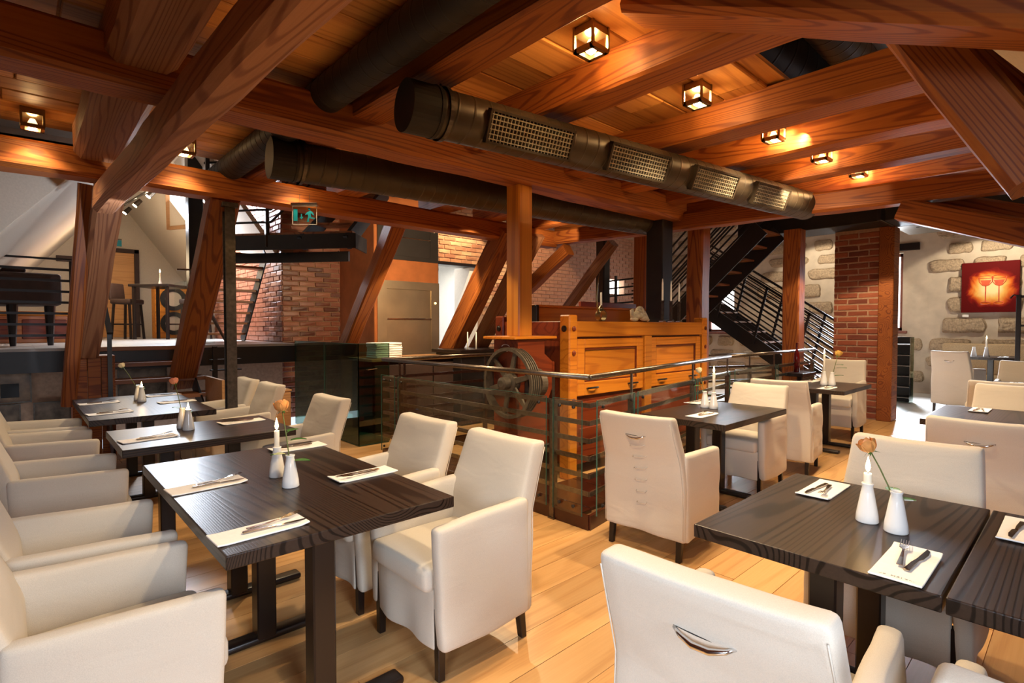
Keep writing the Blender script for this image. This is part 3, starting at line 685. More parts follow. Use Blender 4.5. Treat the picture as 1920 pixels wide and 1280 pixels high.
railing('railing', 'glass and steel railing behind the far table, continuing to the brick column', (6.32, 2.953), (9.4, 3.02), posts=(.45, .97))
railing('railing', 'steel railing at the back of the shaft beside the black counter', (2.95, 5.28), (5.6, 5.28), posts=(.1, .55), glass_=False)
railing('railing', 'dark steel railing behind the mill at the right stairs', (6.9, 4.6), (9.3, 3.6), H=1.0, posts=(.3, .8), kick=False, glass_=False)

# tinted glass screen box
gs = thing('glass_screen', 'tall green tinted glass screen box beside the brick chimney', 'glass screen', (3.0, 5.96, 0))
def pane(p, x0, x1, y0, y1, z0=.02, z1=1.24):
    finish('glass_pane', abox(NB(), x0, x1, y0, y1, z0, z1), M_gglass, p)
    e = NB(); abox(e, x0 - .002, x1 + .002, y0 - .002, y1 + .002, z1, z1 + .004)
    for xx, yy in ((x0, y0), (x1, y1)): abox(e, xx - .003, xx + .003, yy - .003, yy + .003, z0, z1)
    finish('glass_edge', e, M_edge, p)
pane(gs, 0, .01, 0, .95); pane(gs, 0, .01, .97, 2.0); pane(gs, .0, .42, 0, .01)
b = NB(); abox(b, .02, .42, .02, 1.9, 0.0, .04); finish('base_plate', b, M_green if False else M_edge, gs)
b = NB(); tube(b, [(.10, -.02, .93), (.10, -.05, .93), (.22, -.05, .94)], .006, 8); finish('handle', b, M_chrome, gs)

# sideboard with menus below the service lift
sb_ = thing('sideboard', 'dark sideboard with oak top under the service lift', 'sideboard', (3.95, 6.75, 0))
finish('body', bbox_(-.5, .95, -.3, .3, 0, .98, .01), M_dark, sb_); finish('top', bbox_(-.53, 1.0, -.34, .34, .98, 1.02, .006), M_oak, sb_)
for k in range(3): finish('door', bbox_(-.48 + .47 * k, -.03 + .47 * k, -.325, -.3, .05, .93, .005), M_brownf, sb_)
for k in range(7):
    cl = bbox_(-.2, .2, -.14, .14, 0, .028, .01, 2)
    for v in cl.verts: v.co.z += .012 * noise.noise(Vector((v.co.x * 5, k, 0)))
    o = finish('folded_cloth', cl, M_paper, loc=(3.72 + random.uniform(-.01, .01), 6.62, 1.022 + k * .03), rot=(0, 0, random.uniform(-.06, .06)))
    tag(o, ('bottom' if k == 0 else ['', 'second', 'third', 'fourth', 'fifth', 'sixth', 'topmost'][k]) + ' folded white cloth of the stack behind the green glass', 'cloth', 'folded cloths on the sideboard')

# black counter with two candles
ct = thing('bar_counter', 'black bar counter behind the back railing left of the mill', 'counter', (5.45, 6.55, 0))
finish('body', bbox_(-.7, .8, -.32, .32, 0, 1.06, .01), M_black, ct); finish('worktop', bbox_(-.75, .85, -.37, .37, 1.06, 1.11, .006), M_dark, ct)
for k, x in enumerate((5.02, 5.12)):
    b = NB(); tube(b, [(0, 0, 0), (0, 0, .26)], [.011, .008], 12)
    c = tag(finish('candle', b, M_wax, loc=(x, 6.42 - .08 * k, 1.11), smooth=True), ('left' if k == 0 else 'right') + ' unlit tall candle on the black bar counter', 'candle', 'candles on the bar counter')
gb = thing('glass_display', 'small glass case with greenery at the end of the black counter', 'display case', (6.0, 6.6, 1.11))
finish('case', abox(NB(), -.18, .2, -.15, .15, 0.01, .3), M_glass, gb)
b = NB()
for k in range(60):
    p = Vector((random.uniform(-.14, .16), random.uniform(-.11, .11), random.uniform(.01, .2))); u = Vector((random.uniform(-1, 1), random.uniform(-1, 1), random.uniform(0, 1))) * .04; v = Vector((random.uniform(-1, 1), random.uniform(-1, 1), 0)) * .02
    b.faces.new([b.verts.new(p + q_) for q_ in (-u, v, u, -v)])
finish('moss', b, M_green, gb, kind='stuff')

# ---------------------------------------------------------------- the old mill (plansifter housing)
MX0, MX1, MY0, MY1, MZ = 3.78, 6.40, 3.30, 4.36, 1.50
ml = thing('mill_cabinet', 'big varnished wooden mill housing with panelled doors behind the railing', 'mill machine', (MX0, MY0, 0))
W_, D_ = MX1 - MX0, MY1 - MY0
finish('side_wall', abox(NB(), .03, .06, .06, D_ - .06, .15, MZ - .02), M_millred, ml)
finish('carcass', abox(NB(), .06, W_ - .04, .05, D_ - .03, .12, MZ - .05), M_millred, ml)
for lx, ly in ((0, 0), (0, D_ - .13), (W_ - .1, 0), (W_ - .1, D_ - .13)):
    finish('corner_post', bbox_(lx, lx + .12, ly, ly + .13, 0, MZ + .06, .012), M_mill if ly == 0 else M_millred, ml)
    for z in (MZ - .07, MZ - .3, MZ - .75, MZ - 1.1):
        b = NB(); lathe(b, [(.024, 0), (.024, .008), (.014, .014), (.0, .016)], 16, cap=False)
        finish('bolt_head', b, M_millred, ml, loc=(lx + .06, ly if ly == 0 else ly + .13, z), rot=(R(90) if ly == 0 else R(-90), 0, 0))
for z in (MZ - .07,):
    for ly in (.065, D_ - .065):
        b = NB(); lathe(b, [(.03, 0), (.03, .01), (.018, .016)], 16); finish('bolt_head', b, M_dark, ml, loc=(0.0, ly, z), rot=(0, R(-90), 0))
finish('top_rail', bbox_(.12, W_ - .1, .01, .07, MZ - .15, MZ, .006), M_mill, ml)
finish('end_rail', bbox_(.02, .08, .13, D_ - .13, MZ - .18, MZ - .0, .006), M_millred, ml)
finish('centre_stile', bbox_(W_ * .5 - .06, W_ * .5 + .07, .0, .07, .3, MZ - .15, .006), M_mill, ml)
def iron_handle(x, z):
    b = NB(); tube(b, [(x - .07, -.005, z), (x - .05, -.035, z + .005), (x + .05, -.035, z + .005), (x + .07, -.005, z)], .009, 8); lathe(b, [(.016, 0), (.016, .006)], 10, (x - .072, 0, z)); lathe(b, [(.016, 0), (.016, .006)], 10, (x + .072, 0, z)); return b
for a, c in ((.14, W_ * .5 - .07), (W_ * .5 + .08, W_ - .12)):
    z0, z1 = MZ - .72, MZ - .17
    dr = finish('door_panel', bbox_(a + .11, c - .11, .045, .06, z0 + .1, z1 - .1, .004), M_mill, ml)
    f = NB()
    for q_ in ((a, a + .11, z0, z1), (c - .11, c, z0, z1), (a + .11, c - .11, z1 - .09, z1), (a + .11, c - .11, z0, z0 + .13)): abox(f, q_[0], q_[1], .02, .06, q_[2], q_[3])
    bevel(f, .006); finish('door_frame', f, M_mill, ml)
    lf = NB(); m_ = .015
    for q_ in ((a + .11, a + .11 + m_, z0 + .13, z1 - .09), (c - .11 - m_, c - .11, z0 + .13, z1 - .09), (a + .11, c - .11, z1 - .09 - m_, z1 - .09), (a + .11, c - .11, z0 + .13, z0 + .13 + m_)): abox(lf, q_[0], q_[1], .03, .055, q_[2], q_[3])
    finish('panel_moulding', lf, M_millred, dr)
    for hx in (a + .22, c - .2): finish('iron_handle', iron_handle(hx, z0 + .07), M_black, dr, smooth=True, loc=(0, .02, 0))
    finish('lower_panel', bbox_(a, c, .035, .08, .18, z0 - .06, .004), M_millred, ml)
    finish('bottom_drawer', bbox_(a + .04, c - .04, .02, .06, .32, .47, .006), M_millred, ml)
finish('top_board', bbox_(.1, W_ - .08, .05, D_ - .04, MZ - .05, MZ - .02, .004), M_mill, ml)
# raised trough on top
finish('trough_front', bbox_(.12, W_ - .45, D_ * .55, D_ * .58, MZ - .02, MZ + .15, .005), M_mill, ml)
finish('trough_lid', bbox_(.10, W_ - .42, D_ * .53, D_ * .62, MZ + .15, MZ + .175, .004), M_mill, ml)
bm = NB(); prism(bm, [(0, 0), (.42, 0), (.42, .10), (.36, .17), (.25, .19), (0, .19)], -.02, .02)
finish('trough_cheek', bm, M_mill, ml, loc=(W_ - .5, D_ * .5, MZ - .02), rot=(R(90), 0, 0))
finish('trough_back', bbox_(W_ * .45, W_ - .3, D_ * .8, D_ * .84, MZ - .02, MZ + .25, .004), M_millred, ml)
finish('trough_end', bbox_(.1, .14, D_ * .5, D_ * .9, MZ - .02, MZ + .17, .004), M_dark, ml)

fh = thing('shaft_cover', 'dark red boarded cover of the mill shaft inside the railing', 'floor cover', (0, 0, 0))
for k in range(14): finish('board', bbox_(3.02 + .26 * k, 3.27 + .26 * k, 2.62 + .17 * max(0, .26 * k - .1), 5.2 if k < 2 else 3.28, .0, .03, .003), M_kick, fh)
# cast machine with flat belt wheel in front of the mill's end
mc = thing('mill_machine', 'dark red cast machine carrying the orange post before the mill', 'mill machine', (3.42, 3.60, 0))
finish('top_plate', bbox_(-.24, .3, -.2, .24, 1.335, 1.362, .006), M_mill, mc)
b = NB(); prism(b, [(-.18, .35), (.2, .35), (.2, .75), (.27, .9), (.27, 1.12), (.16, 1.2), (.16, 1.33), (-.18, 1.33)], -.15, .17); finish('housing', b, M_millred, mc, rot=(R(90), 0, 0))
finish('pedestal', bbox_(-.2, .24, -.18, .2, 0, .36, .01), M_dark, mc)
finish('side_bracket', bbox_(.26, .30, -.17, -.14, .85, 1.12, .005), M_millred, mc)
def text_mesh(name, s, size, mat, parent, loc, rot, ext=.0006, spacing=1.0):
    cu = bpy.data.curves.new(name, 'FONT'); cu.body = s; cu.size = size; cu.align_x = 'CENTER'; cu.align_y = 'CENTER'; cu.extrude = ext; cu.space_character = spacing; cu.resolution_u = 2
    o = bpy.data.objects.new('tmp', cu); C.objects.link(o); dg = bpy.context.evaluated_depsgraph_get()
    me = bpy.data.meshes.new_from_object(o.evaluated_get(dg)); bpy.data.objects.remove(o); me.materials.clear(); me.materials.append(mat)
    return inst(name, me, parent, loc, rot)
text_mesh('painted_mark', 'm2', .05, M_wht, mc, (-.19, -.02, 1.24), (R(90), 0, R(-90)))
b = NB(); tube(b, [(-.19, -.02 + .05 * math.cos(a_), 1.27 + .018 * math.sin(a_)) for a_ in [i * math.pi / 8 for i in range(9)]], .003, 6); finish('painted_arc', b, M_wht, mc)
wc = Vector((3.21, 3.50, .95))
wp = thing('belt_wheel', 'large cast iron belt wheel with grooved rim and six spokes', 'wheel', wc)
def ringx(bm, r0, r1, x0, x1, n=56):
    vs = []
    for k in range(n):
        a_ = 2 * math.pi * k / n; c_, s_ = math.cos(a_), math.sin(a_)
        vs.append([bm.verts.new((x, r * c_, r * s_)) for x, r in ((x0, r0), (x0, r1), (x1, r1), (x1, r0))])
    for k in range(n):
        a_, b_ = vs[k], vs[(k + 1) % n]
        for j in range(4): bm.faces.new((a_[j], a_[(j + 1) % 4], b_[(j + 1) % 4], b_[j]))
    return bm
RW = .315
b = NB(); ringx(b, RW - .03, RW, -.04, -.025); ringx(b, RW - .03, RW - .012, -.025, .07)
for k in range(4): ringx(b, RW - .02, RW, -.012 + .024 * k, -.002 + .024 * k)
finish('rim', b, M_iron, wp)
for k in range(6):
    a_ = math.pi / 2 + k * math.pi / 3 + .25; b = NB(); m, L = frame_of((0, .05 * math.cos(a_), .05 * math.sin(a_)), (0, (RW - .025) * math.cos(a_), (RW - .025) * math.sin(a_)), (1, 0, 0))
    v0 = [(-.02, -.012), (.02, -.012), (.02, .012), (-.02, .012)]
    q0 = [b.verts.new(m @ Vector((0, y_ * 1.5, z_))) for y_, z_ in v0]; q1 = [b.verts.new(m @ Vector((L, y_ * .9, z_))) for y_, z_ in v0]
    for j in range(4): b.faces.new((q0[j], q0[(j + 1) % 4], q1[(j + 1) % 4], q1[j]))
    bevel(b, .003); finish('spoke', b, M_iron, wp)
b = NB(); lathe(b, [(.03, -.11), (.055, -.1), (.055, -.03), (.085, -.02), (.085, .05), (.05, .06), (.05, .2)], 24)
finish('hub', b, M_iron, wp, rot=(0, R(90), 0), smooth=False)
bl_ = thing('belt_wheel', 'smaller dark pulley behind the large belt wheel', 'wheel', wc + Vector((.12, -.16, 0)))
b = NB(); ringx(b, .05, .13, 0, .07, 32); finish('rim', b, M_iron, bl_); b = NB(); lathe(b, [(.055, 0), (.055, .08)], 16); finish('hub', b, M_black, bl_, rot=(0, R(90), 0))

# things on the mill
mt = MZ
def candlestick(x, y, h, lb, ch):
    t = thing('candlestick', 'slim dark metal candlestick, %s of three on the mill' % lb, 'candlestick', (x, y, mt), 0, 'candlesticks on the mill')
    finish('base', bbox_(-.03, .03, -.03, .03, 0, .018, .004), M_chrome, t); finish('stem', bbox_(-.014, .014, -.014, .014, .018, h, .003), M_steel, t); finish('cup', bbox_(-.02, .02, -.02, .02, h, h + .012, .003), M_steel, t)
    b = NB(); tube(b, [(0, 0, 0), (0, 0, ch * .8), (0, 0, ch)], [.011, .009, .004], 12)
    tag(finish('candle', b, M_wax, loc=(x, y, mt + h + .012), smooth=True), 'tall white unlit taper in the %s candlestick on the mill' % lb, 'candle', 'tapers on the mill')
for k, px in enumerate((1242, 1258, 1273)):
    p = at(px, 596, Y=MY0 + .045); candlestick(p.x, p.y, .235, ['left', 'middle', 'right'][k], .25 - .015 * k)
p = at(1127, 598, Y=MY0 + .045)
bh = thing('candle_holder', 'curved brass candle holder at the left on the mill', 'candlestick', (p.x, p.y, mt))
b = NB(); ringx(b, .05, .056, -.03, .03, 28); finish('ring', b, M_brass, bh, loc=(0, 0, .06), rot=(0, 0, R(90)))
b = NB(); tube(b, [(-.05, 0, .08), (-.07, 0, .22), (-.055, 0, .36), (-.03, 0, .48)], [.012, .009, .006, .003], 8); finish('tail', b, M_brass, bh, smooth=True)
b = NB(); lathe(b, [(.012, .11), (.03, .125), (.03, .13), (.012, .16)], 14); finish('drip_pan', b, M_brass, bh)
b = NB(); tube(b, [(0, 0, 0), (0, 0, .13)], [.011, .009], 10); tag(finish('candle', b, M_wax, loc=(p.x, p.y, mt + .162), smooth=True), 'short white candle in the curved brass holder', 'candle')
p = at(1198, 597, Y=MY0 + .045)
bm = NB()
def blob(c, r, s=(1, 1, 1)):
    bmesh.ops.create_icosphere(bm, subdivisions=2, radius=r, matrix=Matrix.Translation(c) @ Matrix.Diagonal((*s, 1)))
blob((0, 0, .085), .034); blob((-.03, 0, .05), .04, (1.3, 1, .8)); tube(bm, [(.0, 0, .06), (.05, 0, .07), (.09, 0, .02)], [.024, .02, .014], 10); tube(bm, [(.03, 0, .05), (.08, .01, .055), (.115, 0, .01)], [.022, .018, .012], 10)
tube(bm, [(-.05, 0, .05), (-.09, 0, .035), (-.10, 0, .085), (-.08, 0, .09)], [.02, .018, .015, .01], 10); blob((.04, -.01, .03), .03, (1.4, 1, .8)); blob((-.07, 0, .02), .025, (1.6, 1, .7)); blob((-.012, -.02, .10), .014)
for v_ in bm.verts: v_.co *= 1.45
tag(finish('cherub_figure', bm, M_stoneware, loc=(p.x, p.y - .01, mt), smooth=True), 'pale carved reclining figure in the middle of the mill top', 'figurine')

# ---------------------------------------------------------------- raised platform, steps and steel stair at the left
PZ = 1.2
plat = struct(finish('floor_platform', bbox_(-3, 3.05, 8.0, 15.4, PZ - .03, PZ, .004), M_tile))
struct(finish('trim_3', abox(NB(), -3, 3.05, 8.02, 8.16, PZ - .27, PZ - .03), M_black))
for j in range(4):
    for i in range(9): inst('floor_tile', board_mesh(.45, .45, M_tile, .012, 't2'), plat, (-1.2 + i * .45, 8.0 + j * .45, PZ + .004))
st = thing('steps', 'short open flight of wooden steps up to the raised platform', 'stairs', (0, 8.0, 0))
for k in range(5):
    z = PZ - .18 * (k + 1); finish('tread', bbox_(.72, 1.72, -.27 * (k + 1) - .02, -.27 * k + .03, z - .045, z, .004), M_tread, st)
finish('nosing', bbox_(.72, 1.72, -.03, .06, PZ - .045, PZ + .006, .004), M_tread, st)
for x in (.70, 1.60):
    b = NB(); bar(b, (x, 0, PZ - .1), (x, -1.35, PZ - .1 - .95), .02, .2); finish('stringer', b, M_black, st)
b = NB(); bar(b, (.72, .0, 2.05), (.72, -1.0, 1.38), .05, .02); bar(b, (.72, -.95, 1.4), (.72, -.95, .55), .04, .02); finish('handrail', b, M_black, st)
# framed photographs under the platform
def picture(lb, x0, x1, z0, z1, y, mat, fr=M_steel):
    t = thing('framed_picture', lb, 'picture', ((x0 + x1) / 2, y, z0)); wd = (x1 - x0) / 2; H = z1 - z0
    f = NB()
    for q_ in ((-wd, wd, 0, .014), (-wd, wd, H - .014, H), (-wd, -wd + .014, .014, H - .014), (wd - .014, wd, .014, H - .014)): abox(f, q_[0], q_[1], -.02, .0, q_[2], q_[3])
    finish('frame', f, fr, t); finish('print', abox(NB(), -wd + .014, wd - .014, -.006, 0, .014, H - .014), mat, t); return t
M_pic1 = plain('old_photo_print', (0.20, 0.12, 0.065), 0.25, 0, 0.7, 7)
M_pic2 = plain('dark_photo_print', (0.11, 0.075, 0.05), 0.25, 0, 0.7, 9)
wallbox('wall_under_platform', -3, 3.05, 8.6, 8.7, 0, PZ - .05, M_mortar)
picture('large sepia photograph of a stone mill building under the platform', -1.1, .12, .55, .98, 8.58, M_pic1)
picture('lower sepia photograph of ruins beneath the platform at the left', -1.1, .02, .08, .54, 8.58, M_pic2)
picture('white framed photograph of a timber frame beside the dark upright timber', .13, .48, .08, .54, 8.58, M_pic2)
picture('white framed picture visible between the wooden steps', .95, 1.5, .5, .9, 8.58, M_pic2)
b = NB()
for k in range(3): abox(b, -.75 + .3 * k, -.63 + .32 * k, 8.55, 8.57, .62, .78)
tag(finish('print_windows', b, M_ink), 'dark window openings on the sepia mill photograph', 'print')
# platform railing left
pr = thing('platform_railing', 'black railing of horizontal bars along the platform at the left edge', 'railing', (0, 8.04, PZ))
for k in range(7):
    z = .9 - .125 * k; x0 = -1.9 if k > 3 else [-.12, -.25, -.45, -.7][k]
    b = NB(); abox(b, x0, .5, -.006, .006, z - .014, z + .014); finish('rail_bar', b, M_black, pr)
b = NB(); bar(b, (-.1, 0, 1.02), (.5, 0, 1.02), .04, .02); bar(b, (-.1, 0, 1.02), (-1.0, 0, .45), .04, .02); finish('handrail', b, M_black, pr)
for x in (-.62, .48): finish('post', abox(NB(), x - .02, x + .02, -.02, .02, 0, .62 if x < 0 else 1.0), M_black, pr)

# covered grand piano
gp = thing('grand_piano', 'grand piano under a dark brown cover on the raised platform', 'piano', (.12, 9.6, PZ), R(8))
b = NB(); prism(b, [(-.62, -.5), (.25, -.55), (.3, -.1), (.1, .25), (-.3, .4), (-.5, .4)], .52, .93); bevel(b, .04, 2); finish('cover', b, M_brownf, gp)
b = NB(); prism(b, [(-.36, -.45), (-.08, -.45), (-.02, .0), (-.15, .3), (-.28, .3)], .93, 1.0); bevel(b, .03, 2); finish('raised_lid', b, M_brownf, gp)
for x, y in ((-.58, -.42), (.15, -.4), (-.22, -.45)):
    b = NB(); tube(b, [(x, y, .53), (x, y, .05), (x, y, 0)], [.06, .035, .03], 10); finish('leg', b, M_dark, gp)
ch_ = thing('wooden_chest', 'low red-brown wooden chest beneath and behind the covered piano', 'chest', (.30, 11.2, PZ))
finish('body', bbox_(-.9, .35, -.3, .3, 0, .42, .01), M_mill, ch_); finish('lid', bbox_(-.95, .4, -.33, .33, .42, .48, .01), M_post, ch_)
for k in range(2): finish('drawer', bbox_(-.82 + .58 * k, -.30 + .58 * k, -.32, -.29, .06, .36, .01), M_millred, ch_)
# bar table with candle and two bar stools
bt = thing('bar_table', 'tall dark bar table with a candle near the door of the wing', 'table', (2.15, 12.6, PZ), R(45))
finish('tabletop', bbox_(-.4, .4, -.4, .4, 1.02, 1.07, .008), M_dark, bt)
for x in (-.33, .33):
    for y in (-.33, .33): finish('leg', bbox_(x - .025, x + .025, y - .025, y + .025, 0, 1.02, .004), M_dark, bt)
finish('stretcher', bbox_(-.33, .33, -.34, -.32, .28, .31, .003), M_chrome, bt)
def stool(lb, x, y, rz):
    t = thing('bar_stool', lb, 'stool', (x, y, PZ), rz, 'bar stools in the wing')
    finish('seat', rbox(.4, .42, .1, .03), M_brownf, t, True, loc=(0, 0, .74)); finish('backrest', rbox(.05, .4, .34, .02, fn=lambda p: (p.x - .1 * max(0, p.z + .1), p.y, p.z)), M_brownf, t, True, loc=(-.2, 0, .93))
    for sx in (-1, 1):
        for sy in (-1, 1): b = NB(); bar(b, (.15 * sx, .16 * sy, .7), (.19 * sx, .19 * sy, 0), .035, .035); finish('leg', b, M_dark, t)
    b = NB(); abox(b, -.18, .18, -.19, -.17, .28, .31); abox(b, .16, .18, -.18, .18, .28, .31); finish('foot_rest', b, M_dark, t)
stool('brown bar stool left of the tall bar table', 1.62, 12.95, R(-42)); stool('brown bar stool right of the tall bar table', 2.62, 12.1, R(130))
b = NB(); lathe(b, [(.04, 0), (.03, .05), (.012, .12), (.012, .14)], 16); tag(finish('candle_holder', b, M_porc, loc=(2.12, 12.62, PZ + 1.07), smooth=True), 'white candle holder on the tall bar table', 'candle holder')
cd = thing('candle', 'lit candle on the tall bar table', 'candle', (2.12, 12.62, PZ + 1.19)); b = NB(); tube(b, [(0, 0, 0), (0, 0, .13)], .01, 10); finish('wax', b, M_wax, cd); b = NB(); lathe(b, [(.002, .13), (.012, .15), (.008, .18), (.001, .2)], 12); finish('flame', b, M_flame, cd)
cb = thing('display_cabinet', 'orange cabinet with two round dark ringed openings behind the bar table', 'cabinet', (2.62, 13.7, PZ), R(-45) * 0)
finish('body', bbox_(-.42, .42, 0, .4, 0, 1.15, .01), M_post, cb)
for z in (.32, .85): b = NB(); ringx(b, .16, .25, -.02, .02, 36); finish('ring', b, M_ink, cb, loc=(-.08, -.02, z), rot=(0, 0, R(90))); b = NB(); lathe(b, [(.16, -.005), (.16, .005)], 32); finish('disc', b, M_plaster, cb, loc=(-.08, -.01, z), rot=(R(90), 0, 0))
# small signs on the wing wall
b = bbox_(-.14, .14, -.02, 0, 0, .13, .004); tag(finish('wall_plaque', b, M_brownf, loc=(at(121, 490, Y=15.35).x, 15.38, at(121, 490, Y=15.35).z)), 'small brown plaque on the cream wall above the platform rail', 'sign')
e = thing('exit_sign', 'small green emergency sign above the wing door', 'sign', (at(215, 455, Y=15.3).x, 15.385, at(215, 460, Y=15.3).z)); finish('panel', abox(NB(), -.1, .14, -.01, .01, 0, .14), M_teal, e); finish('bracket', abox(NB(), -.1, .14, -.02, .02, .14, .17), M_steel, e)
ta, tb = at(228, 396, Y=14.6), at(310, 350, Y=9.9); b = NB(); bar(b, ta + Vector((0, 0, .1)), tb + Vector((0, 0, .1)), .03, .03)
tag(finish('lamp_track', b, M_steel), 'steel track carrying the small spots in the wing', 'lamp track')
# track spots of the wing
for k, (px, py) in enumerate(((234, 399), (253, 385), (278, 368), (305, 355))):
    p = at(px, py, Y=14.2 - k * 1.2)
    t = thing('track_spot', ['nearest to the corner post', 'second from the corner post', 'third from the corner post', 'beside the skylight'][k] + ' small track spot in the wing', 'lamp', p, 0, 'track spots in the wing')
    b = NB(); tube(b, [(0, 0, 0), (.1, 0, .12)], [.05, .04], 12); finish('barrel', b, M_steel, t); b = NB(); lathe(b, [(.04, 0), (.04, .01)], 14); finish('lens', b, M_bulb, t, loc=(-.008, 0, -.012), rot=(0, R(38), 0))
p = at(337, 326, Y=9.6); t = thing('track_spot', 'reddish glowing spot just above the lower purlin beside the skylight', 'lamp', p, 0, 'track spots in the wing'); b = NB(); tube(b, [(0, 0, 0), (.12, -.05, .02)], .03, 12); finish('barrel', b, M_steel, t); b = NB(); lathe(b, [(.03, 0), (.03, .01)], 14); finish('lens', b, M_bulb, t, loc=(-.01, 0, 0), rot=(0, R(70), 0))

# steel columns
sc1 = at(431, 560, Y=5.70)
co_ = thing('steel_column', 'slim grey steel column under the lower purlin by the stair', 'column', (sc1.x, 5.70, 0))
f = NB(); abox(f, -.045, .045, -.045, -.035, .01, 2.60); abox(f, -.045, .045, .035, .045, .01, 2.60); abox(f, -.006, .006, -.035, .035, .01, 2.60); finish('profile', f, M_steel, co_)
finish('foot_plate', bbox_(-.08, .08, -.08, .08, 0, .01, .002), M_steel, co_); finish('head_plate', bbox_(-.07, .07, -.07, .07, 2.60, 2.64, .002), M_steel, co_)
p = at(366, 500, Y=9.4)
c2 = thing('steel_column', 'wide black steel column beside the skylight at the stair', 'column', (p.x, 9.4, 0)); finish('profile', bbox_(-.1, .1, -.1, .1, 0, 4.6, .006), M_black, c2)

# steel stair: flight one comes up towards the viewer, landing, flight two goes up and away
ss = thing('steel_staircase', 'black steel staircase with wooden treads beside the brick chimney', 'stairs', (0, 0, 0))
X0, X1 = 2.20, 2.86; ya, yb, za, zb_ = 9.95, 8.72, PZ, 2.58
for x in (X0, X1):
    b = NB(); bar(b, (x, ya, za), (x, yb, zb_), .02, .20); finish('stringer', b, M_black, ss)
for k in range(8):
    s = (k + .5) / 8; yy = ya + (yb - ya) * s; zz = za + (zb_ - za) * s + .06
    finish('tread', bbox_(X0 + .01, X1 - .01, yy - .13, yy + .13, zz - .035, zz, .003), M_tread, ss)
def RW2(r, w_): return (r * math.cos(TH) + w_ * math.sin(TH), -r * math.sin(TH) + w_ * math.cos(TH))
def rw(r, w_, z): x, y = RW2(r, w_); return Vector((x, y, z))
def slab(bm, pts, z0, z1): return prism(bm, [RW2(*p_) for p_ in pts], z0, z1)
LZ = 2.74
b = NB(); bar(b, rw(-4.2, 7.9, LZ - .3), rw(-2.3, 7.6, LZ - .3), .05, .14); finish('lower_beam', b, M_black, ss)
b = NB(); slab(b, [(-4.1, 7.55), (-2.15, 7.25), (-2.15, 7.7), (-2.9, 8.1), (-3.6, 8.2), (-4.6, 8.1)], LZ - .04, LZ); finish('landing_board', b, M_tread, ss)
for a_, c_ in (((-4.15, 7.5), (-2.1, 7.2)), ((-2.1, 7.2), (-2.1, 7.75)), ((-4.15, 7.5), (-4.65, 8.1)), ((-3.2, 7.4), (-3.3, 8.1))):
    b = NB(); bar(b, rw(*a_, LZ - .14), rw(*c_, LZ - .14), .02, .2); finish('landing_beam', b, M_black, ss)
f2a, f2b = (-2.87, 7.35, LZ - .16), (-2.38, 8.9, 3.95); f2c, f2d = (-2.22, 7.25, LZ - .16), (-1.85, 8.9, 3.95)
for a_, c_ in ((f2a, f2b), (f2c, f2d)):
    b = NB(); bar(b, rw(*a_), rw(*c_), .06, .2); finish('stringer', b, M_black, ss)
for k in range(7):
    s = (k + .7) / 7.5; r0, w0, z0 = [f2a[i] + (f2b[i] - f2a[i]) * s for i in range(3)]; r1 = f2c[0] + (f2d[0] - f2c[0]) * s
    b = NB(); bar(b, rw(r0, w0, z0), rw(r1, w0, z0), .26, .035); finish('tread', b, M_tread, ss)
for k in range(6):
    z = LZ + .14 + .17 * k
    b = NB(); bar(b, rw(-4.3, 7.55, z), rw(-3.3, 7.38, z), .012, .03); bar(b, rw(-3.3, 7.38, z), rw(-3.02, 7.5 + .9, z + .9), .012, .03); finish('rail_bar', b, M_black, ss)
for r_, w_ in ((-3.36, 7.39), (-4.25, 7.54)): b = NB(); bar(b, rw(r_, w_, LZ - .2), rw(r_, w_, LZ + 1.25), .05, .05); finish('post', b, M_black, ss)
for k in range(5):                                   # banister of the first flight on the room side
    off = .25 + .17 * k; b = NB(); bar(b, (X0 - .03, ya, za + off), (X0 - .03, yb, zb_ + off), .012, .03); finish('rail_bar', b, M_black, ss)
# glass-sided balustrade at the head of the short steps
gbp = at(312, 640, z=PZ)
gl2 = thing('glass_balustrade', 'glass panel with slanting steel uprights at the edge of the platform', 'railing', (1.62, 8.05, PZ))
finish('glass_pane', abox(NB(), 0, .01, 0, .62, 0.02, .85), M_glass, gl2)
finish('glass_pane', abox(NB(), 0, .35, -.01, 0, 0.02, .85), M_glass, gl2)
for k in range(3): b = NB(); bar(b, (.08 + .08 * k, 0.02, .98 - .22 * k), (.42, -.25, .05), .035, .012); finish('slanting_bar', b, M_rail, gl2)
b = NB(); bar(b, (-.08, 0.02, .99), (.14, .02, 1.0), .04, .02); bar(b, (.1, .0, 1.0), (.42, 0, .98), .04, .02); finish('handrail', b, M_rail, gl2)

# oak box cabinet before the stair, boxed pedestal under the leaning post
oc = thing('oak_box', 'low light oak box cabinet behind the steel column', 'cabinet', (1.98, 6.85, 0))
finish('body', bbox_(-.3, .42, -.35, .35, 0, .68, .005), M_oak, oc); finish('top', bbox_(-.31, .43, -.36, .36, .68, .70, .003), M_oak, oc); finish('upstand', bbox_(-.33, -.3, -.36, .36, .0, .86, .003), M_oak, oc)
pd = thing('timber_pedestal', 'red-brown boxed timber pedestal at the foot of the large leaning post', 'pedestal', (.60, 7.35, 0))
for k in range(3): finish('board', bbox_(-.17 + .115 * k, -.06 + .115 * k, -.16, -.13, 0, 1.12, .004), M_beam, pd)
for s in (-1, 1): finish('side_board', bbox_(.17 * s - .012, .17 * s + .012, -.13, .15, 0, 1.12, .004), M_beam, pd)
finish('cap', bbox_(-.18, .18, -.17, .16, 1.12, 1.14, .004), M_beam, pd)
ff = thing('foot_frame', 'small dark steel bracket at the foot of the stair leaning post', 'bracket', (1.78, 7.5, .9))
for z in (0, .13): b = NB(); bar(b, (0, 0, z), (.35, 0, z), .1, .015); finish('shelf_plate', b, M_black, ff)
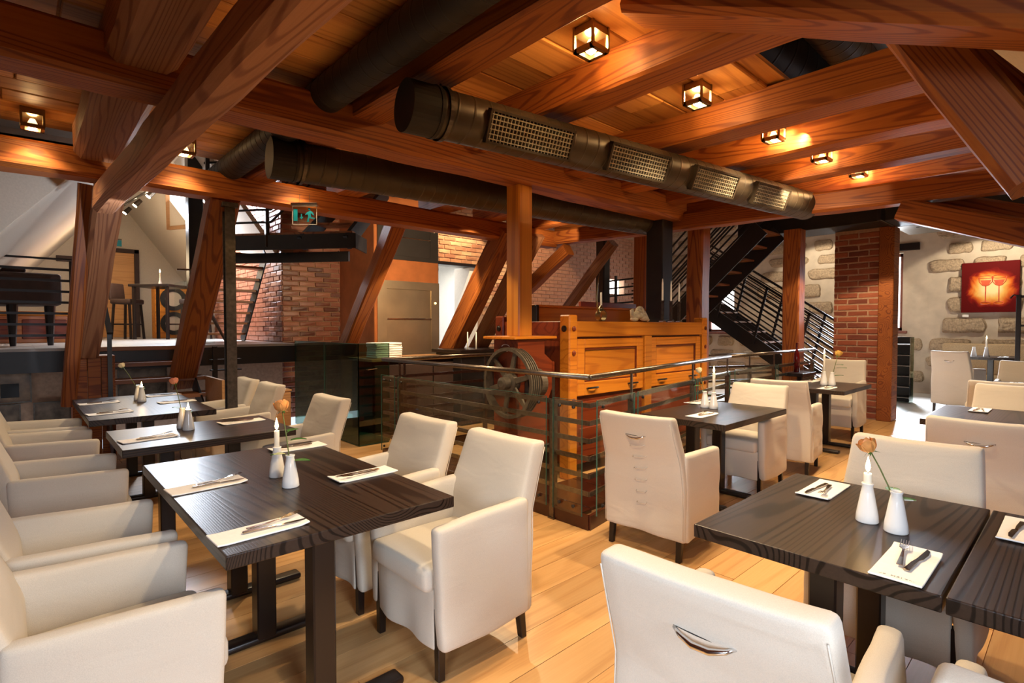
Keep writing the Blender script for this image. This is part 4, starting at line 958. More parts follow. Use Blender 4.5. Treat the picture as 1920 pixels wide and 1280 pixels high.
b = NB(); bar(b, (.05, 0, -.9), (.05, 0, .3), .05, .05); finish('upright', b, M_black, ff)

# exit sign hanging from the purlin
p = at(570, 404, Y=5.52); t = thing('exit_sign', 'hanging glass escape sign with teal running figure under the purlin', 'sign', (p.x, 5.5, p.z), 0)
t.rotation_euler = (0, 0, R(-42))
hw, hh = .125, .095
finish('glass_plate', abox(NB(), -hw, hw, -.004, .004, -hh, hh), M_glass, t)
f = NB(); abox(f, -hw, hw, -.006, .006, hh - .006, hh); abox(f, -hw, hw, -.006, .006, -hh, -hh + .004); abox(f, -hw, -hw + .004, -.006, .006, -hh, hh); abox(f, hw - .004, hw, -.006, .006, -hh, hh); finish('rim', f, M_wht, t)
finish('light_bar', bbox_(-hw - .01, hw + .01, -.03, .03, hh, hh + .03, .004), M_chrome, t)
def flat(name, poly, mat, parent, y=-.009): 
    b = NB(); prism(b, poly, 0, .003); return finish(name, b, mat, parent, loc=(0, y, 0), rot=(R(90), 0, 0))
flat('door_pictogram', [(-.11, -.06), (-.07, -.06), (-.07, .06), (-.11, .06)], M_teal, t)
flat('arrow_pictogram', [(-.035, .01), (-.025, .01), (-.025, -.02), (-.01, -.02), (-.03, -.045), (-.05, -.02), (-.035, -.02)], M_teal, t)
man = [(.03, .03), (.06, .045), (.085, .03), (.10, -.0), (.09, -.005), (.075, .015), (.065, .015), (.07, -.02), (.105, -.03), (.105, -.042), (.062, -.035), (.05, -.03), (.045, -.07), (.025, -.07), (.03, -.045), (.04, -.01), (.03, .01), (.012, .0), (.008, .008)]
flat('running_figure', man, M_teal, t); flat('running_figure_head', [(.05 + .012 * math.cos(a_ * .7854), .062 + .012 * math.sin(a_ * .7854)) for a_ in range(8)], M_teal, t)
b = NB(); tube(b, [(-.05, 0, hh + .03), (-.05, 0, hh + .12)], .002, 6); tube(b, [(.05, 0, hh + .03), (.05, 0, hh + .12)], .002, 6); finish('hanger', b, M_steel, t)

# ---------------------------------------------------------------- right hand stairs behind the mill
rs = thing('steel_staircase', 'black steel stairs crossing before the pale stone wall behind the mill', 'stairs', (0, 0, 0))
for x in (8.35, 9.05):
    b = NB(); bar(b, (x, 5.3, 1.25), (x, 3.45, 2.95), .03, .27); finish('stringer', b, M_black, rs)
for k in range(9): s = (k + .5) / 9; finish('tread', bbox_(8.37, 9.03, 5.3 - 1.85 * s - .13, 5.3 - 1.85 * s + .13, 1.3 + 1.7 * s, 1.33 + 1.7 * s, .003), M_tread, rs)
for x in (8.30, 9.10):
    for k in range(6):
        off = .28 + .15 * k; b = NB(); bar(b, (x, 6.3, 1.33 + off * .95), (x, 5.45, 1.36 + off * .95), .012, .03); bar(b, (x, 5.45, 1.36 + off * .95), (x, 3.6, 3.06 + off * .95), .012, .03); finish('rail_bar', b, M_black, rs)
for x, y, z in ((8.3, 6.1, 1.3), (8.3, 5.2, 1.4)): b = NB(); bar(b, (x, y, z), (x, y, z + 1.1), .04, .04); finish('post', b, M_black, rs)
finish('landing', bbox_(8.2, 9.2, 5.2, 6.4, 1.12, 1.28, .005), M_black, rs)
# descending flight behind
for x in (9.9, 10.7):
    b = NB(); bar(b, (x, 5.4, 1.95), (x, 2.6, .05), .03, .25); finish('stringer', b, M_black, rs)
    for k in range(9):
        off = .22 + .105 * k; b = NB(); bar(b, (x - .03, 5.4, 1.95 + off), (x - .03, 2.6, .05 + off), .012, .022); finish('rail_bar', b, M_black, rs)
    b = NB(); bar(b, (x - .03, 5.4, 3.12), (x - .03, 2.6, 1.22), .02, .04); finish('handrail', b, M_black, rs)
    for yy in (4.9, 4.2, 3.5): zz = 1.95 - (5.4 - yy) * 1.9 / 2.8; b = NB(); bar(b, (x - .03, yy, zz), (x - .03, yy - .25, zz + 1.02), .02, .045); finish('post', b, M_black, rs)
for k in range(10): s = (k + .5) / 10; finish('tread', bbox_(9.92, 10.68, 5.4 - 2.8 * s - .13, 5.4 - 2.8 * s + .13, 2.0 - 1.9 * s, 2.03 - 1.9 * s, .003), M_tread, rs)

# brick column with timber edge, radiator shelf, painting, bench
bc0, bc1 = at(1563, 600, X=9.75).y, at(1646, 600, X=9.75).y
col_ = thing('brick_column', 'red brick column with a dark timber edge standing between the two rooms', 'column', (9.75, bc1, 0))
finish('core', abox(NB(), .015, .5, 0, bc0 - bc1, 0, 2.97), M_mortar, col_)
z = .02; r_ = 0; Lc = bc0 - bc1
while z < 2.9:
    x = 0 if r_ % 2 == 0 else -.14
    while x < Lc - .02:
        a = max(0, x); c = min(Lc, x + .27)
        if c - a > .04: inst('brick', brick_mesh(M_brickc, c - a, .075, .05, random.randrange(4)), col_, (.008 + random.uniform(-.004, .004), c, z), (0, 0, R(-90)))
        x += .283
    z += .094; r_ += 1
finish('timber_edge', bbox_(-.04, .3, -.20, -.005, 0, 2.97, .01), M_beam, col_)
pt = thing('painting', 'red and gold oil painting of two wine glasses on the stone wall', 'painting', (XW - .12, (at(1803, 540, X=XW - .1).y + at(1912, 540, X=XW - .1).y) / 2, at(1806, 586, X=XW - .1).z))
pw = (at(1803, 540, X=XW - .1).y - at(1912, 540, X=XW - .1).y) / 2; ph = at(1803, 494, X=XW - .1).z - at(1806, 586, X=XW - .1).z
N = NT('painting_canvas'); tc = N.n('ShaderNodeTexCoord'); mp = N.n('ShaderNodeMapping'); mp.inputs['Location'].default_value = (0, .02, -ph * .48); mp.inputs['Scale'].default_value = (0, 2.6, 2.9); N.l(tc.outputs['Object'], mp.inputs[0])
nz = N.n('ShaderNodeTexNoise', i_Scale=2.6, i_Detail=6.0, i_Distortion=1.5); N.l(tc.outputs['Object'], nz.inputs[0])
ln = N.n('ShaderNodeVectorMath', operation='LENGTH'); mp2 = N.n('ShaderNodeMapping'); mp2.inputs['Location'].default_value = (0, .02 * 1.8, -ph * .48 * 1.9); mp2.inputs['Scale'].default_value = (0, 1.8, 1.9); N.l(tc.outputs['Object'], mp2.inputs[0]); N.l(mp2.outputs[0], ln.inputs[0])
ma = N.n('ShaderNodeMath', operation='MULTIPLY_ADD'); ma.inputs[1].default_value = .9; N.l(nz.outputs['Fac'], ma.inputs[0]); N.l(ln.outputs['Value'], ma.inputs[2])
N.l(ramp(N, [(.45, (.80, .70, .36)), (.66, (.75, .42, .10)), (.82, (.60, .12, .015)), (.92, (.22, .010, .006)), (1.0, (.10, .003, .003))], ma.outputs[0]), N.b.inputs['Base Color'])
ma.inputs[1].default_value = .5; N.b.inputs['Roughness'].default_value = .7; N.b.inputs['Specular IOR Level'].default_value = .1
finish('canvas', bbox_(0, .05, -pw, pw, 0, ph, .004), N.m, pt)
M_pg = plain('painted_red_glass', (0.62, 0.09, 0.03), 0.4, 0, .3, 12)
for cy, s in ((.06, 1), (-.14, 1)):
    b = NB()
    bowl = [(cy + x * s, ph * .5 + z_) for x, z_ in ((-.11, .2), (-.10, .11), (-.05, .04), (0, .02), (.05, .04), (.10, .11), (.11, .2))]
    tube(b, [(-.003, a_, c_) for a_, c_ in bowl], .007, 6); tube(b, [(-.003, cy, ph * .5 + .02), (-.003, cy, ph * .2)], .009, 6); tube(b, [(-.003, cy + .08 * math.cos(q_ * .5236), ph * .18 + .03 * math.sin(q_ * .5236)) for q_ in range(13)], .006, 6); tube(b, [(-.003, cy + .11 * math.cos(q_ * .5236), ph * .5 + .2 + .03 * math.sin(q_ * .5236)) for q_ in range(13)], .005, 6)
    finish('painted_glass', b, M_pg, pt, loc=(-.002, 0, 0))
    b = NB(); prism(b, [(cy - .085, ph * .5 + .14), (cy - .05, ph * .5 + .05), (cy, ph * .5 + .03), (cy + .05, ph * .5 + .05), (cy + .085, ph * .5 + .14)], 0, .004); finish('painted_wine', b, M_pg, pt, loc=(-.004, 0, 0), rot=(R(90), 0, R(90)))
tag(finish('price_label', bbox_(0, .006, -.05, .05, 0, .05, .001), M_wht, loc=(XW - .09, pt.location.y + pw - .07, pt.location.z - .09)), 'small white label below the red painting', 'label')
bq = at(1830, 634, X=13.7)
bn = thing('bench', 'long upholstered wall bench with woven beige backrest below the painting', 'bench', (13.75, .6, 0))
finish('backrest', rbox(.12, 3.2, .62, .04, (1, 6, 2)), M_bench, bn, True, loc=(.35, -.1, .80)); finish('seat', rbox(.5, 3.2, .12, .03, (1, 6, 1)), M_bench, bn, True, loc=(.1, -.1, .44)); finish('plinth', bbox_(-.1, .38, -1.65, 1.45, 0, .38, .01), M_dark, bn)
gsx = at(1690, 660, X=12.4)
gr = thing('wine_rack', 'tall glass-sided rack with dark shelves by the far window', 'rack', (12.4, gsx.y, -.1))
for k in range(6): finish('shelf', bbox_(-.15, .15, -.16, .16, .2 + .2 * k, .22 + .2 * k, .003), M_steel, gr)
for s in (-1, 1): finish('glass_side', abox(NB(), -.15, .15, .165 * s - .004, .165 * s + .004, .1, 1.35), M_gglass, gr)
finish('back', abox(NB(), .14, .15, -.16, .16, .1, 1.35), M_ductb, gr)
cs = thing('coat_stand', 'black steel frame with hooks at the right edge before the painting', 'stand', (11.6, .79, 0))
finish('upright', bbox_(-.03, .03, -.03, .03, 0, 1.95, .004), M_black, cs); b = NB(); tube(b, [(0, 0, 1.93), (0, .06, 1.95), (0, .10, 1.9)], .012, 8); abox(b, -.02, .02, -.6, 0, 1.9, 1.94); abox(b, -.02, .02, -.6, 0, 1.45, 1.48); finish('cross_arm', b, M_black, cs)
p = at(1865, 431, X=11.2); e = thing('exit_sign', 'small blue emergency sign near the far ceiling at the right', 'sign', (11.2, 1.02, p.z - .03)); finish('panel', abox(NB(), -.01, .01, -.06, .06, 0, .08), M_teal, e); finish('lamp_bar', abox(NB(), -.02, .02, -.3, .1, -.03, 0), M_chrome, e)
p = at(1526, 660, z=1.15); b = NB(); lathe(b, [(.04, 0), (.042, .2), (.035, .27), (.014, .33), (.014, .42), (.02, .43)], 20)
tag(finish('red_bottle', b, plain('dark_red_glass', (0.12, 0.004, 0.006), 0.1), loc=(8.45, 2.95, .78), smooth=True), 'dark red bottle behind the far yellow rose', 'bottle')
fs = thing('side_shelf', 'narrow dark shelf beside the railing behind the far table', 'shelf', (8.45, 2.9, 0)); finish('top', bbox_(-.25, .3, -.12, .12, .73, .78, .004), M_dark, fs); finish('leg', bbox_(-.03, .03, -.03, .03, 0, .73, .003), M_dark, fs)

# ---------------------------------------------------------------- furniture
def wr(p, a=.004, f=6, s=0):
    n_ = noise.noise(Vector((p.x * f + s, p.y * f, p.z * f * 1.6))); return n_ * a
def make_chair(mat, seed, handle=True):
    t = empty('dining_armchair')
    bx = lambda z: -.19 - .07 * max(0, z - .3) - .30 * max(0, z - .6)
    def back(p):
        z = p.z + .515; k = 1 - .26 * max(0, z - .45); puff = .007 * math.cos(min(1.5, abs(p.y) * 5))
        low = max(0, (.26 - z) * 5); hem = .010 * math.sin(p.y * 26 + seed) * low
        sag = .010 * (p.y * p.y * 12 - .4) * max(0, (z - .8) * 8)
        return (p.x + bx(z) + math.copysign(puff, p.x) + wr(p, .006, 5, seed) + hem * .7, p.y * k, z + sag + (.006 * math.sin(p.y * 9 + seed) if z < .2 else 0))
    bk = finish('backrest', rbox(.088, .572, .77, .022, (1, 14, 20), back), mat, t, True)
    for sd in (-1, 1):
        def arm(p, sd=sd):
            z = p.z + .395; x = p.x; low = max(0, (.26 - z) * 5)
            hem = .012 * math.sin(x * 22 + seed * 2 + sd) * low
            return (x + (.012 * (p.z / .265) if x > 0 else 0), p.y + sd * (.010 * (1 - (z - .13) / .53) + hem * .5 + wr(Vector((x, 0, z)), .007, 5.5, seed + sd)), z - .05 * (x + .1) * max(0, p.z / .265) + (.006 * math.sin(x * 12 + seed) if z < .2 else 0))
        finish('armrest', rbox(.50, .062, .53, .022, (14, 1, 14), arm), mat, t, True, loc=(.035, sd * .256, 0))
    def seat(p): return (p.x, p.y, p.z + .014 * math.cos(p.x * 5) * math.cos(p.y * 5) * (1 if p.z > 0 else 0) + wr(p, .003, 6, seed))
    finish('seat', rbox(.49, .452, .10, .028, (8, 8, 1), seat), mat, t, True, loc=(.07, 0, .415))
    def sk(p):
        z = p.z + .25; return (p.x + .010 * math.sin(p.y * 24 + seed) * max(0, (.36 - z) * 4), p.y, z + .005 * math.sin(p.y * 14))
    finish('skirt', rbox(.03, .46, .25, .010, (1, 14, 6), sk), mat, t, True, loc=(.262, 0, 0))
    for sx in (-1, 1):
        for sy in (-1, 1):
            b = NB(); cx = .252 if sx > 0 else -.190; ox = -.025 if sx < 0 else 0
            a_ = [b.verts.new((cx + u * .020, sy * .24 + v * .020, .2 if sx < 0 else .3)) for u, v in ((-1, -1), (1, -1), (1, 1), (-1, 1))]
            c_ = [b.verts.new((cx + u * .016 + ox, sy * .24 + v * .016, 0)) for u, v in ((-1, -1), (1, -1), (1, 1), (-1, 1))]
            b.faces.new(a_); b.faces.new(c_)
            for j in range(4): b.faces.new((a_[j], a_[(j + 1) % 4], c_[(j + 1) % 4], c_[j]))
            bevel(b, .003); finish('leg', b, M_dark, t)
    for sy in (-1, 1):                                    # stitched seams down the back corners
        b = NB(); tube(b, [(bx(z) - .047, sy * (.276 * (1 - .26 * max(0, z - .45))), z) for z in (.15, .3, .45, .6, .7, .8, .87)], .0022, 5); finish('seam', b, mat, bk, True)
    if handle:
        z0 = .765; xo = bx(z0) - .050
        finish('handle_slit', rbox(.006, .15, .013, .003, (1, 8, 1), lambda p: (p.x, p.y, p.z * (1.0 - (p.y / .078) ** 2 * .9) + .006)), M_ink, bk, loc=(xo, 0, z0), rot=(0, R(17), 0))
        b = NB(); tube(b, [(-.003, -.070, .008), (-.016, -.052, .0), (-.022, -.02, -.010), (-.020, .02, -.012), (-.014, .05, -.004), (-.003, .070, .004)], [.004, .006, .0080, .0080, .006, .004], 10)
        finish('handle', b, M_chrome, bk, True, loc=(xo, 0, z0))
    return t
ch_proto = make_chair(M_fab, 1.0); ch_proto2 = make_chair(M_fab, 4.3); used = {0: False, 1: False}; nchair = 0
def chair(x, y, deg, label, sz=1.0, group=None):
    global nchair
    k = nchair % 2; nchair += 1; pr_ = (ch_proto, ch_proto2)[k]
    t = pr_ if not used[k] else copy_tree(pr_); used[k] = True
    t.location = (x, y, 0); t.rotation_euler = (0, 0, R(deg)); t.scale = (1, 1, sz)
    tag(t, label, 'chair', group or 'slipcovered armchairs'); return t
cl_ = chair
# the left row, backs to the left edge, fronts at the tables
chair(.165, 2.06, 0, 'nearest armchair at the bottom left corner with brightly lit outer arm', group='armchairs along the left edge')
chair(.160, 2.72, 0, 'second armchair from the bottom left with bluish grey inner arm', group='armchairs along the left edge')
chair(.160, 3.97, 0, 'third armchair up the left edge, brown in shade, at the narrow table', group='armchairs along the left edge')
chair(.130, 5.10, 0, 'fourth armchair up the left edge at the farthest left table', group='armchairs along the left edge')
chair(.115, 5.79, 0, 'farthest armchair of the left row, next to the sepia photographs', group='armchairs along the left edge')
chair(1.50, 2.025, 180, 'armchair in the middle foreground with its near side turned to us and seat lit', group='armchairs right of the left tables')
chair(1.50, 2.72, 180, 'armchair behind the foreground one, before the glass railing', group='armchairs right of the left tables')
chair(1.50, 4.06, 181, 'pale armchair in front of the green glass screen', group='armchairs right of the left tables')
chair(1.49, 5.38, 180, 'nearer of the two pale armchairs by the steel column', group='armchairs right of the left tables')
chair(1.48, 6.08, 180, 'farther of the two pale armchairs by the steel column', group='armchairs right of the left tables')
ra = chair(3.16, 1.95, 4, 'armchair with its laced back to us beside the railing corner', group='armchairs beside the railing')
for k in range(6):
    z = .70 - .075 * k; b = NB(); tube(b, [(0, -.055 + .004 * k, .012), (-.006, -.03, .0), (-.008, .03, -.004), (-.003, .05 - .004 * k, .004), (0, .055 - .004 * k, -.006)], .0028, 6)
    finish('lace', b, M_fab, ra, True, loc=(-.19 - .07 * max(0, z - .3) - .30 * max(0, z - .6) - .053, 0, z))
chair(4.91, 2.15, 180, 'armchair facing us at the far end of the middle table', group='armchairs beside the railing')
chair(5.79, 2.12, 8, 'crumpled armchair with its back against the one at the middle table', 1.03, group='armchairs beside the railing')
chair(8.15, 2.32, 182, 'armchair facing us in front of the brick column', 1.10, group='armchairs beside the railing')
chair(1.415, .585, 4, 'large grey-lit armchair back with chrome handle in the bottom foreground', group='armchairs at the right foreground')
chair(1.400, -.085, 1, 'armchair showing only its arm and back edge at the bottom right', group='armchairs at the right foreground')
chair(2.86, .57, 180, 'armchair facing us behind the large right table', group='armchairs at the right foreground')
chair(4.44, .42, -2, 'armchair with handle slit behind the chair at the large right table', group='armchairs in the right row')
chair(6.50, .50, 180, 'armchair beyond the second right table, seat side to us', group='armchairs in the right row')
chair(7.50, .60, 0, 'armchair back visible just behind the one at the second right table', group='armchairs in the right row')
chair(9.90, .62, 180, 'armchair at the right edge before the far bench', 1.08, group='armchairs in the right row')
p = at(1800, 757, z=0)
chair(11.6, 1.52, -12, 'violet-grey armchair standing alone with its back to us before the far bench', 1.16, group='armchairs in the right row')

def table(x0, x1, y0, y1, label, legs, axis_='x', grp='dark wenge dining tables', z=.75):
    t = thing('dining_table', label, 'table', ((x0 + x1) / 2, (y0 + y1) / 2, 0), 0, grp)
    hx, hy = (x1 - x0) / 2, (y1 - y0) / 2; long_y = hy > hx
    b = bbox_(-(hy if long_y else hx), (hy if long_y else hx), -(hx if long_y else hy), (hx if long_y else hy), -.023, .023, .004, 2)
    finish('tabletop', b, M_table, t, loc=(0, 0, z - .023), rot=(0, 0, R(90) if long_y else 0))
    for lx, ly in legs:
        lx -= t.location.x; ly -= t.location.y
        finish('leg_column', bbox_(lx - .042, lx + .042, ly - .042, ly + .042, .02, z - .046, .006), M_dark, t)
        a_, c_ = (.33, .04) if axis_ == 'x' else (.04, .28)
        fb = rbox(2 * a_, 2 * c_, .035, .014, (2, 2, 1)); finish('foot_bar', fb, M_dark, t, True, loc=(lx, ly, .02))
        finish('head_bar', bbox_(lx - a_ * .8, lx + a_ * .8, ly - c_, ly + c_, z - .062, z - .046, .003), M_dark, t)
    return t
table(.455, 1.316, 1.775, 3.24, 'large dark table in the left foreground set for four', [(.80, 1.90), (.82, 2.58), (.85, 3.1)])
table(.425, 1.40, 3.70, 4.46, 'narrow dark table behind the large left one', [(.70, 4.08), (1.1, 4.08)], 'y')
table(.38, 1.235, 5.03, 6.62, 'farthest dark table on the left catching blue daylight', [(.80, 5.4), (.80, 6.3)])
table(1.752, 2.728, .25, .946, 'large dark table at the right foreground with candle and orange rose', [(1.95, .58), (2.5, .58)], 'y')
table(1.752, 2.728, -.46, .243, 'dark table pushed against the right foreground table at the edge', [(1.95, -.1), (2.5, -.1)], 'y')
table(3.68, 4.80, 1.75, 2.46, 'dark table by the railing with tall candle and pale rose', [(4.05, 2.2), (4.5, 2.2)], 'y')
table(6.55, 7.60, 1.80, 2.55, 'far dark table by the railing with candle and yellow rose', [(6.85, 2.2), (7.3, 2.2)], 'y')
table(5.05, 6.10, .10, .88, 'dark table in the right row behind the handled chair', [(5.4, .5), (5.8, .5)], 'y')
table(8.25, 9.25, .15, .85, 'small far table before the last chairs at the right edge', [(8.7, .5)], 'y')
table(12.25, 13.05, .85, 1.60, 'far table standing at the upholstered bench below the painting', [(12.6, 1.2)], 'y', z=.92)

# tableware
def tform(o, x, y, rz, z=.7505): o.location = (x, y, z); o.rotation_euler = (0, 0, rz); return o
vase_bm = NB(); lathe(vase_bm, [(.0, 0), (.034, 0), (.0365, .004), (.034, .03), (.021, .105), (.0165, .128), (.019, .135), (.0195, .139), (.016, .14), (.0135, .128), (.013, .09), (.0, .088)], 32, cap=False)
vase_me = bpy.data.meshes.new('vase'); bmesh.ops.recalc_face_normals(vase_bm, faces=vase_bm.faces); vase_bm.to_mesh(vase_me); vase_bm.free(); vase_me.materials.append(M_porc)
for p_ in vase_me.polygons: p_.use_smooth = True
def vase(name, lb, x, y, z=.7505, s=1.0, g='white conical vases and holders'):
    o = inst(name, vase_me, None, (x, y, z), (0, 0, 0), (s, s, s)); return tag(o, lb, 'vase' if name == 'bud_vase' else 'candle holder', g)
def candle(x, y, h, lb, z=.7505 + .10, r=.0115, lit=True):
    t = thing('candle', lb, 'candle', (x, y, z), 0, 'lit table candles')
    b = NB(); lathe(b, [(0, 0), (r, 0), (r, h - .004), (r * .9, h), (r * .3, h - .003), (0, h - .004)], 18, cap=False); finish('wax', b, M_wax, t, True)
    b = NB(); tube(b, [(0, 0, h - .005), (.001, 0, h + .008)], .0012, 6); finish('wick', b, M_ink, t)
    b = NB(); lathe(b, [(.0005, h + .004), (.006, h + .011), (.0082, h + .021), (.006, h + .036), (.0025, h + .05), (.0003, h + .06)], 16); finish('flame', b, M_flame, t, True)
    light('candle_light', 'POINT', (x, y, z + h + .028), .9, (1, .60, .25), .012)
def rose(x, y, H, dx, dy, mat, lb, leaves=3, z=.7505 + .09, s=1.0, seed=1, droop=0):
    rr = random.Random(seed); t = thing('rose', lb, 'rose', (x, y, z), 0, 'single roses in vases')
    pts = [(0, 0, 0), (dx * .3, dy * .3, H * .35), (dx * .65, dy * .65, H * .7), (dx, dy, H)]
    b = NB(); tube(b, pts, .0022 * s, 8); finish('stem', b, M_stem, t, True)
    hp = Vector(pts[-1]); ax = (Vector(pts[-1]) - Vector(pts[-2])).normalized(); q_ = ax.to_track_quat('Z', 'Y').to_matrix().to_4x4(); q_.translation = hp
    for ring, (n_, r0, h, fl) in enumerate(((3, .008, .046, -.5), (4, .014, .047, -.35), (5, .020, .045, -.12), (5, .0235, .040, .25))):
        for k in range(n_):
            b = NB(); a0 = 2 * math.pi * k / n_ + ring * .9 + rr.uniform(-.2, .2); wd = 2 * math.pi / n_ * .68; rows = []
            for i in range(7):
                v = i / 6; rad = r0 * (.25 + .75 * math.sin(min(1, v * 1.7) * math.pi / 2)) + r0 * fl * max(0, v - .55) * 1.6
                wv = wd * math.sin(math.pi * (.18 + .62 * v)) ** .6
                rows.append([b.verts.new(((rad + .0018 * u * u) * s * math.cos(a0 + u * wv), (rad + .0018 * u * u) * s * math.sin(a0 + u * wv), s * (h * v - .007 * u * u * v + rr.uniform(-.0008, .0008)))) for u in (-1, -.5, 0, .5, 1)])
            for a_, c_ in zip(rows, rows[1:]):
                for j in range(4): b.faces.new((a_[j], a_[j + 1], c_[j + 1], c_[j]))
            for v_ in b.verts: v_.co = q_ @ v_.co
            finish('petal', b, mat, t, True)
    b = NB()
    for k in range(5):
        a_ = k * 1.257; c0, s0 = math.cos(a_), math.sin(a_)
        pp = [(.003 * c0, .003 * s0, -.002), (.012 * c0 - .004 * s0, .012 * s0 + .004 * c0, .002), (.028 * c0, .028 * s0, -.008), (.012 * c0 + .004 * s0, .012 * s0 - .004 * c0, .002)]
        b.faces.new([b.verts.new(q_ @ (Vector(v_) * s)) for v_ in pp])
    finish('sepals', b, M_green, t)
    for k in range(leaves):
        v = [.08, .2, .45, .6][k % 4]; base = Vector((dx * v, dy * v, H * v)); a_ = rr.uniform(0, 6.28) if k else 5.6; L = .056 * s * rr.uniform(.8, 1.1)
        d = Vector((math.cos(a_), math.sin(a_), .15 - droop)); d.normalize(); sd = Vector((-math.sin(a_), math.cos(a_), 0)); b = NB()
        tip = base + d * L * 1.5; rowz = []
        for i in range(6):
            u = i / 5; c = base + d * (L * (.3 + 1.2 * u)) + Vector((0, 0, -.012 * u * u)); wd = .020 * s * math.sin(math.pi * min(1, u * .92 + .06)) ** .8
            rowz.append([b.verts.new(c + sd * wd * w_ + Vector((0, 0, .004 * abs(w_)))) for w_ in (-1, 0, 1)])
        for a2, c2 in zip(rowz, rowz[1:]):
            for j in range(2): b.faces.new((a2[j], a2[j + 1], c2[j + 1], c2[j]))
        tube(b, [base, base + d * L * .35], .001, 5); finish('leaf', b, M_green, t, True)
# left tables
vase('candle_holder', 'candle holder on the large left table', .882, 2.57); candle(.882, 2.57, .115, 'lit candle on the large left table')
vase('bud_vase', 'bud vase with the orange-yellow rose on the large left table', .868, 2.367); rose(.868, 2.367, .235, -.015, .045, M_ros_o, 'open orange-yellow rose with long green leaves on the large left table', 4, seed=3, s=1.15)
vase('candle_holder', 'candle holder on the narrow left table', .843, 4.14); candle(.843, 4.14, .028, 'burnt-down candle on the narrow left table')
vase('bud_vase', 'bud vase behind the candle on the narrow left table', .83, 4.25); rose(.83, 4.25, .21, -.03, .06, M_ros_p, 'pink-orange rose on the narrow left table', 2, seed=5)
vase('candle_holder', 'candle holder on the farthest left table', .845, 5.99); candle(.845, 5.99, .03, 'burnt-down candle on the farthest left table')
vase('bud_vase', 'bud vase on the farthest left table', .84, 6.15); rose(.84, 6.15, .22, -.10, .10, M_ros_c, 'cream rose leaning left on the farthest left table', 2, seed=7)
# right tables
vase('candle_holder', 'candle holder on the right foreground table', 2.233, .535); candle(2.233, .535, .075, 'short lit candle on the right foreground table', r=.013)
vase('bud_vase', 'bud vase holding the orange rose on the right foreground table', 2.19, .44); rose(2.19, .44, .17, -.005, .075, M_ros_o, 'peach-orange rosebud leaning left on the right foreground table', 2, seed=9, s=1.1)
vase('bud_vase', 'bud vase on the table beside the railing', 4.36, 2.26); rose(4.36, 2.26, .21, -.02, .04, M_ros_c, 'pale cream rosebud on the table beside the railing', 3, seed=11)
vase('candle_holder', 'candle holder on the table beside the railing', 4.35, 2.175); candle(4.35, 2.175, .205, 'tall lit candle on the table beside the railing')
vase('candle_holder', 'candle holder on the far table by the railing', 7.10, 2.17, s=1.15); candle(7.10, 2.17, .27, 'tall lit candle on the far table by the railing')
vase('bud_vase', 'bud vase on the far table by the railing', 7.09, 2.08, s=1.15); rose(7.09, 2.08, .26, .02, -.05, M_ros_y, 'yellow rose on the far table by the railing', 4, s=1.5, seed=13)
vase('candle_holder', 'candle holder on the table before the bench', 12.5, 1.25, z=.9205, s=1.2); candle(12.5, 1.25, .2, 'tall lit candle on the table before the bench', z=1.03)
vase('bud_vase', 'empty bud vase on the table before the bench', 12.52, 1.42, z=.9205, s=1.2)

# napkins with fork and knife
nap_bm = rbox(.30, .125, .006, .0028, (10, 4, 1), lambda p: (p.x, p.y, p.z + .003 + .006 * max(0, abs(p.x) - .12) / .03 * (1 if p.x > 0 else .4)))
nap_me = bpy.data.meshes.new('napkin'); nap_bm.to_mesh(nap_me); nap_bm.free(); nap_me.materials.append(M_paper)
def cutlery(kind):
    b = NB()
    def zz(x): return .008 + .006 * (x / .1) ** 2
    if kind == 'fork':
        out = [(-.10, .0), (-.098, .008), (-.03, .005), (.02, .0028), (.034, .004), (.045, .0115), (.06, .012)]
        pts = out + [(x, -y_) for x, y_ in reversed(out)]
        prism(b, [(x, y_) for x, y_ in pts], 0, .0022)
        for k in range(4): y_ = -.0098 + k * .0065; prism(b, [(.058, y_ - .0016), (.058, y_ + .0016), (.098, y_ + .0010), (.098, y_ - .0010)], 0, .0018)
        for v in b.verts: v.co.z += .010 + .35 * max(0, v.co.x - .02) ** 1.3 * .5 - .05 * max(0, v.co.x - .07) + .004 * (v.co.x < -.05)
    else:
        prism(b, [(-.11, 0), (-.108, .008), (-.04, .0065), (-.002, .005), (-.002, -.005), (-.04, -.0065), (-.108, -.008)], 0, .006); bevel(b, .0015)
        prism(b, [(-.002, -.006), (.01, -.0105), (.06, -.0115), (.095, -.006), (.108, .005), (.0, .005)], .002, .0036)
        for v in b.verts: v.co.z += .008
    bmesh.ops.recalc_face_normals(b, faces=b.faces); me = bpy.data.meshes.new(kind); b.to_mesh(me); b.free(); me.materials.append(M_cut); return me
M_cut = plain('polished_cutlery_steel', (0.42, 0.36, 0.31), 0.14, 1.0)
fork_me, knife_me = cutlery('fork'), cutlery('knife')
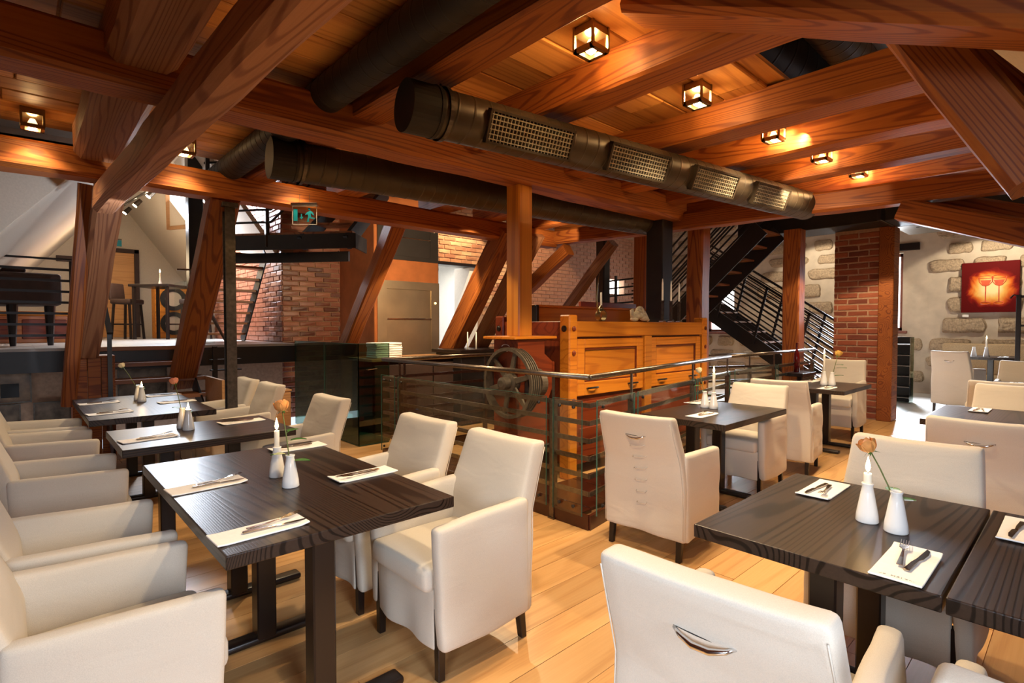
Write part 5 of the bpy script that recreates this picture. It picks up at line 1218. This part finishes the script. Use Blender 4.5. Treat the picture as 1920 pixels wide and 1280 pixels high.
def setting(x, y, deg, where, z=.7505, s=1.0, txt=False, knife_side=-1, shift=0.0):
    rz = R(deg)
    o = inst('napkin', nap_me, None, (x, y, z), (0, 0, rz), (s, s, s)); tag(o, 'folded white napkin ' + where, 'napkin', 'napkins under the cutlery')
    def loc(u, v): return (x + u * math.cos(rz) - v * math.sin(rz), y + u * math.sin(rz) + v * math.cos(rz), z)
    f = inst('fork', fork_me, None, loc(.03 + shift, .02 * -knife_side), (0, R(-3), rz + .12), (s, s, s)); f.location.z += .004; tag(f, 'steel fork on the napkin ' + where, 'fork', 'forks on napkins')
    k = inst('knife', knife_me, None, loc(.02 + shift, .02 * knife_side), (0, 0, rz - .08), (s, s, s)); tag(k, 'steel knife on the napkin ' + where, 'knife', 'knives on napkins')
    if txt:
        cu = text_mesh('napkin_lettering', 'ALTE  MÄLZEREI', .0145, M_ink, o, (-.128, 0, .0068), (0, 0, R(-90)), .0002, 1.15)
        for v in cu.data.vertices: v.co.y -= v.co.x * v.co.x * 4.5
setting(.60, 1.925, 2, 'nearest to us on the large left table', knife_side=-1, shift=.03)
setting(.60, 2.62, 4, 'at the second left seat of the large left table', knife_side=-1, shift=.03)
setting(1.19, 2.32, 181, 'at the right side of the large left table', shift=.0)
setting(1.18, 3.10, 181, 'at the far right corner of the large left table')
setting(.59, 3.97, 8, 'at the left side of the narrow table', shift=.02)
setting(1.20, 4.22, 184, 'at the right side of the narrow table')
setting(.54, 5.36, 6, 'nearest at the left side of the farthest left table')
setting(.54, 6.12, 4, 'second at the left side of the farthest left table')
setting(1.08, 5.75, 184, 'nearer right seat of the farthest left table')
setting(1.08, 6.38, 184, 'farther right seat of the farthest left table')
setting(1.905, .355, 0, 'with dark lettering at the front of the right foreground table', txt=True, shift=.02)
setting(2.52, .765, 180, 'at the back left of the right foreground table', shift=.01)
setting(2.50, .14, 180, 'on the second foreground table at the right edge')
setting(3.95, 2.07, 0, 'at the near side of the table beside the railing', shift=.02)
setting(4.60, 2.45, 180, 'at the far side of the table beside the railing')
setting(6.72, 2.02, 0, 'at the near side of the far table by the railing')
setting(7.4, 2.42, 180, 'at the far side of the far table by the railing')
setting(5.88, .62, 180, 'on the dark table in the right row')
setting(8.95, .62, 180, 'on the small far table at the right edge')
setting(12.4, 1.02, 180, 'on the far table below the painting', z=.9205)
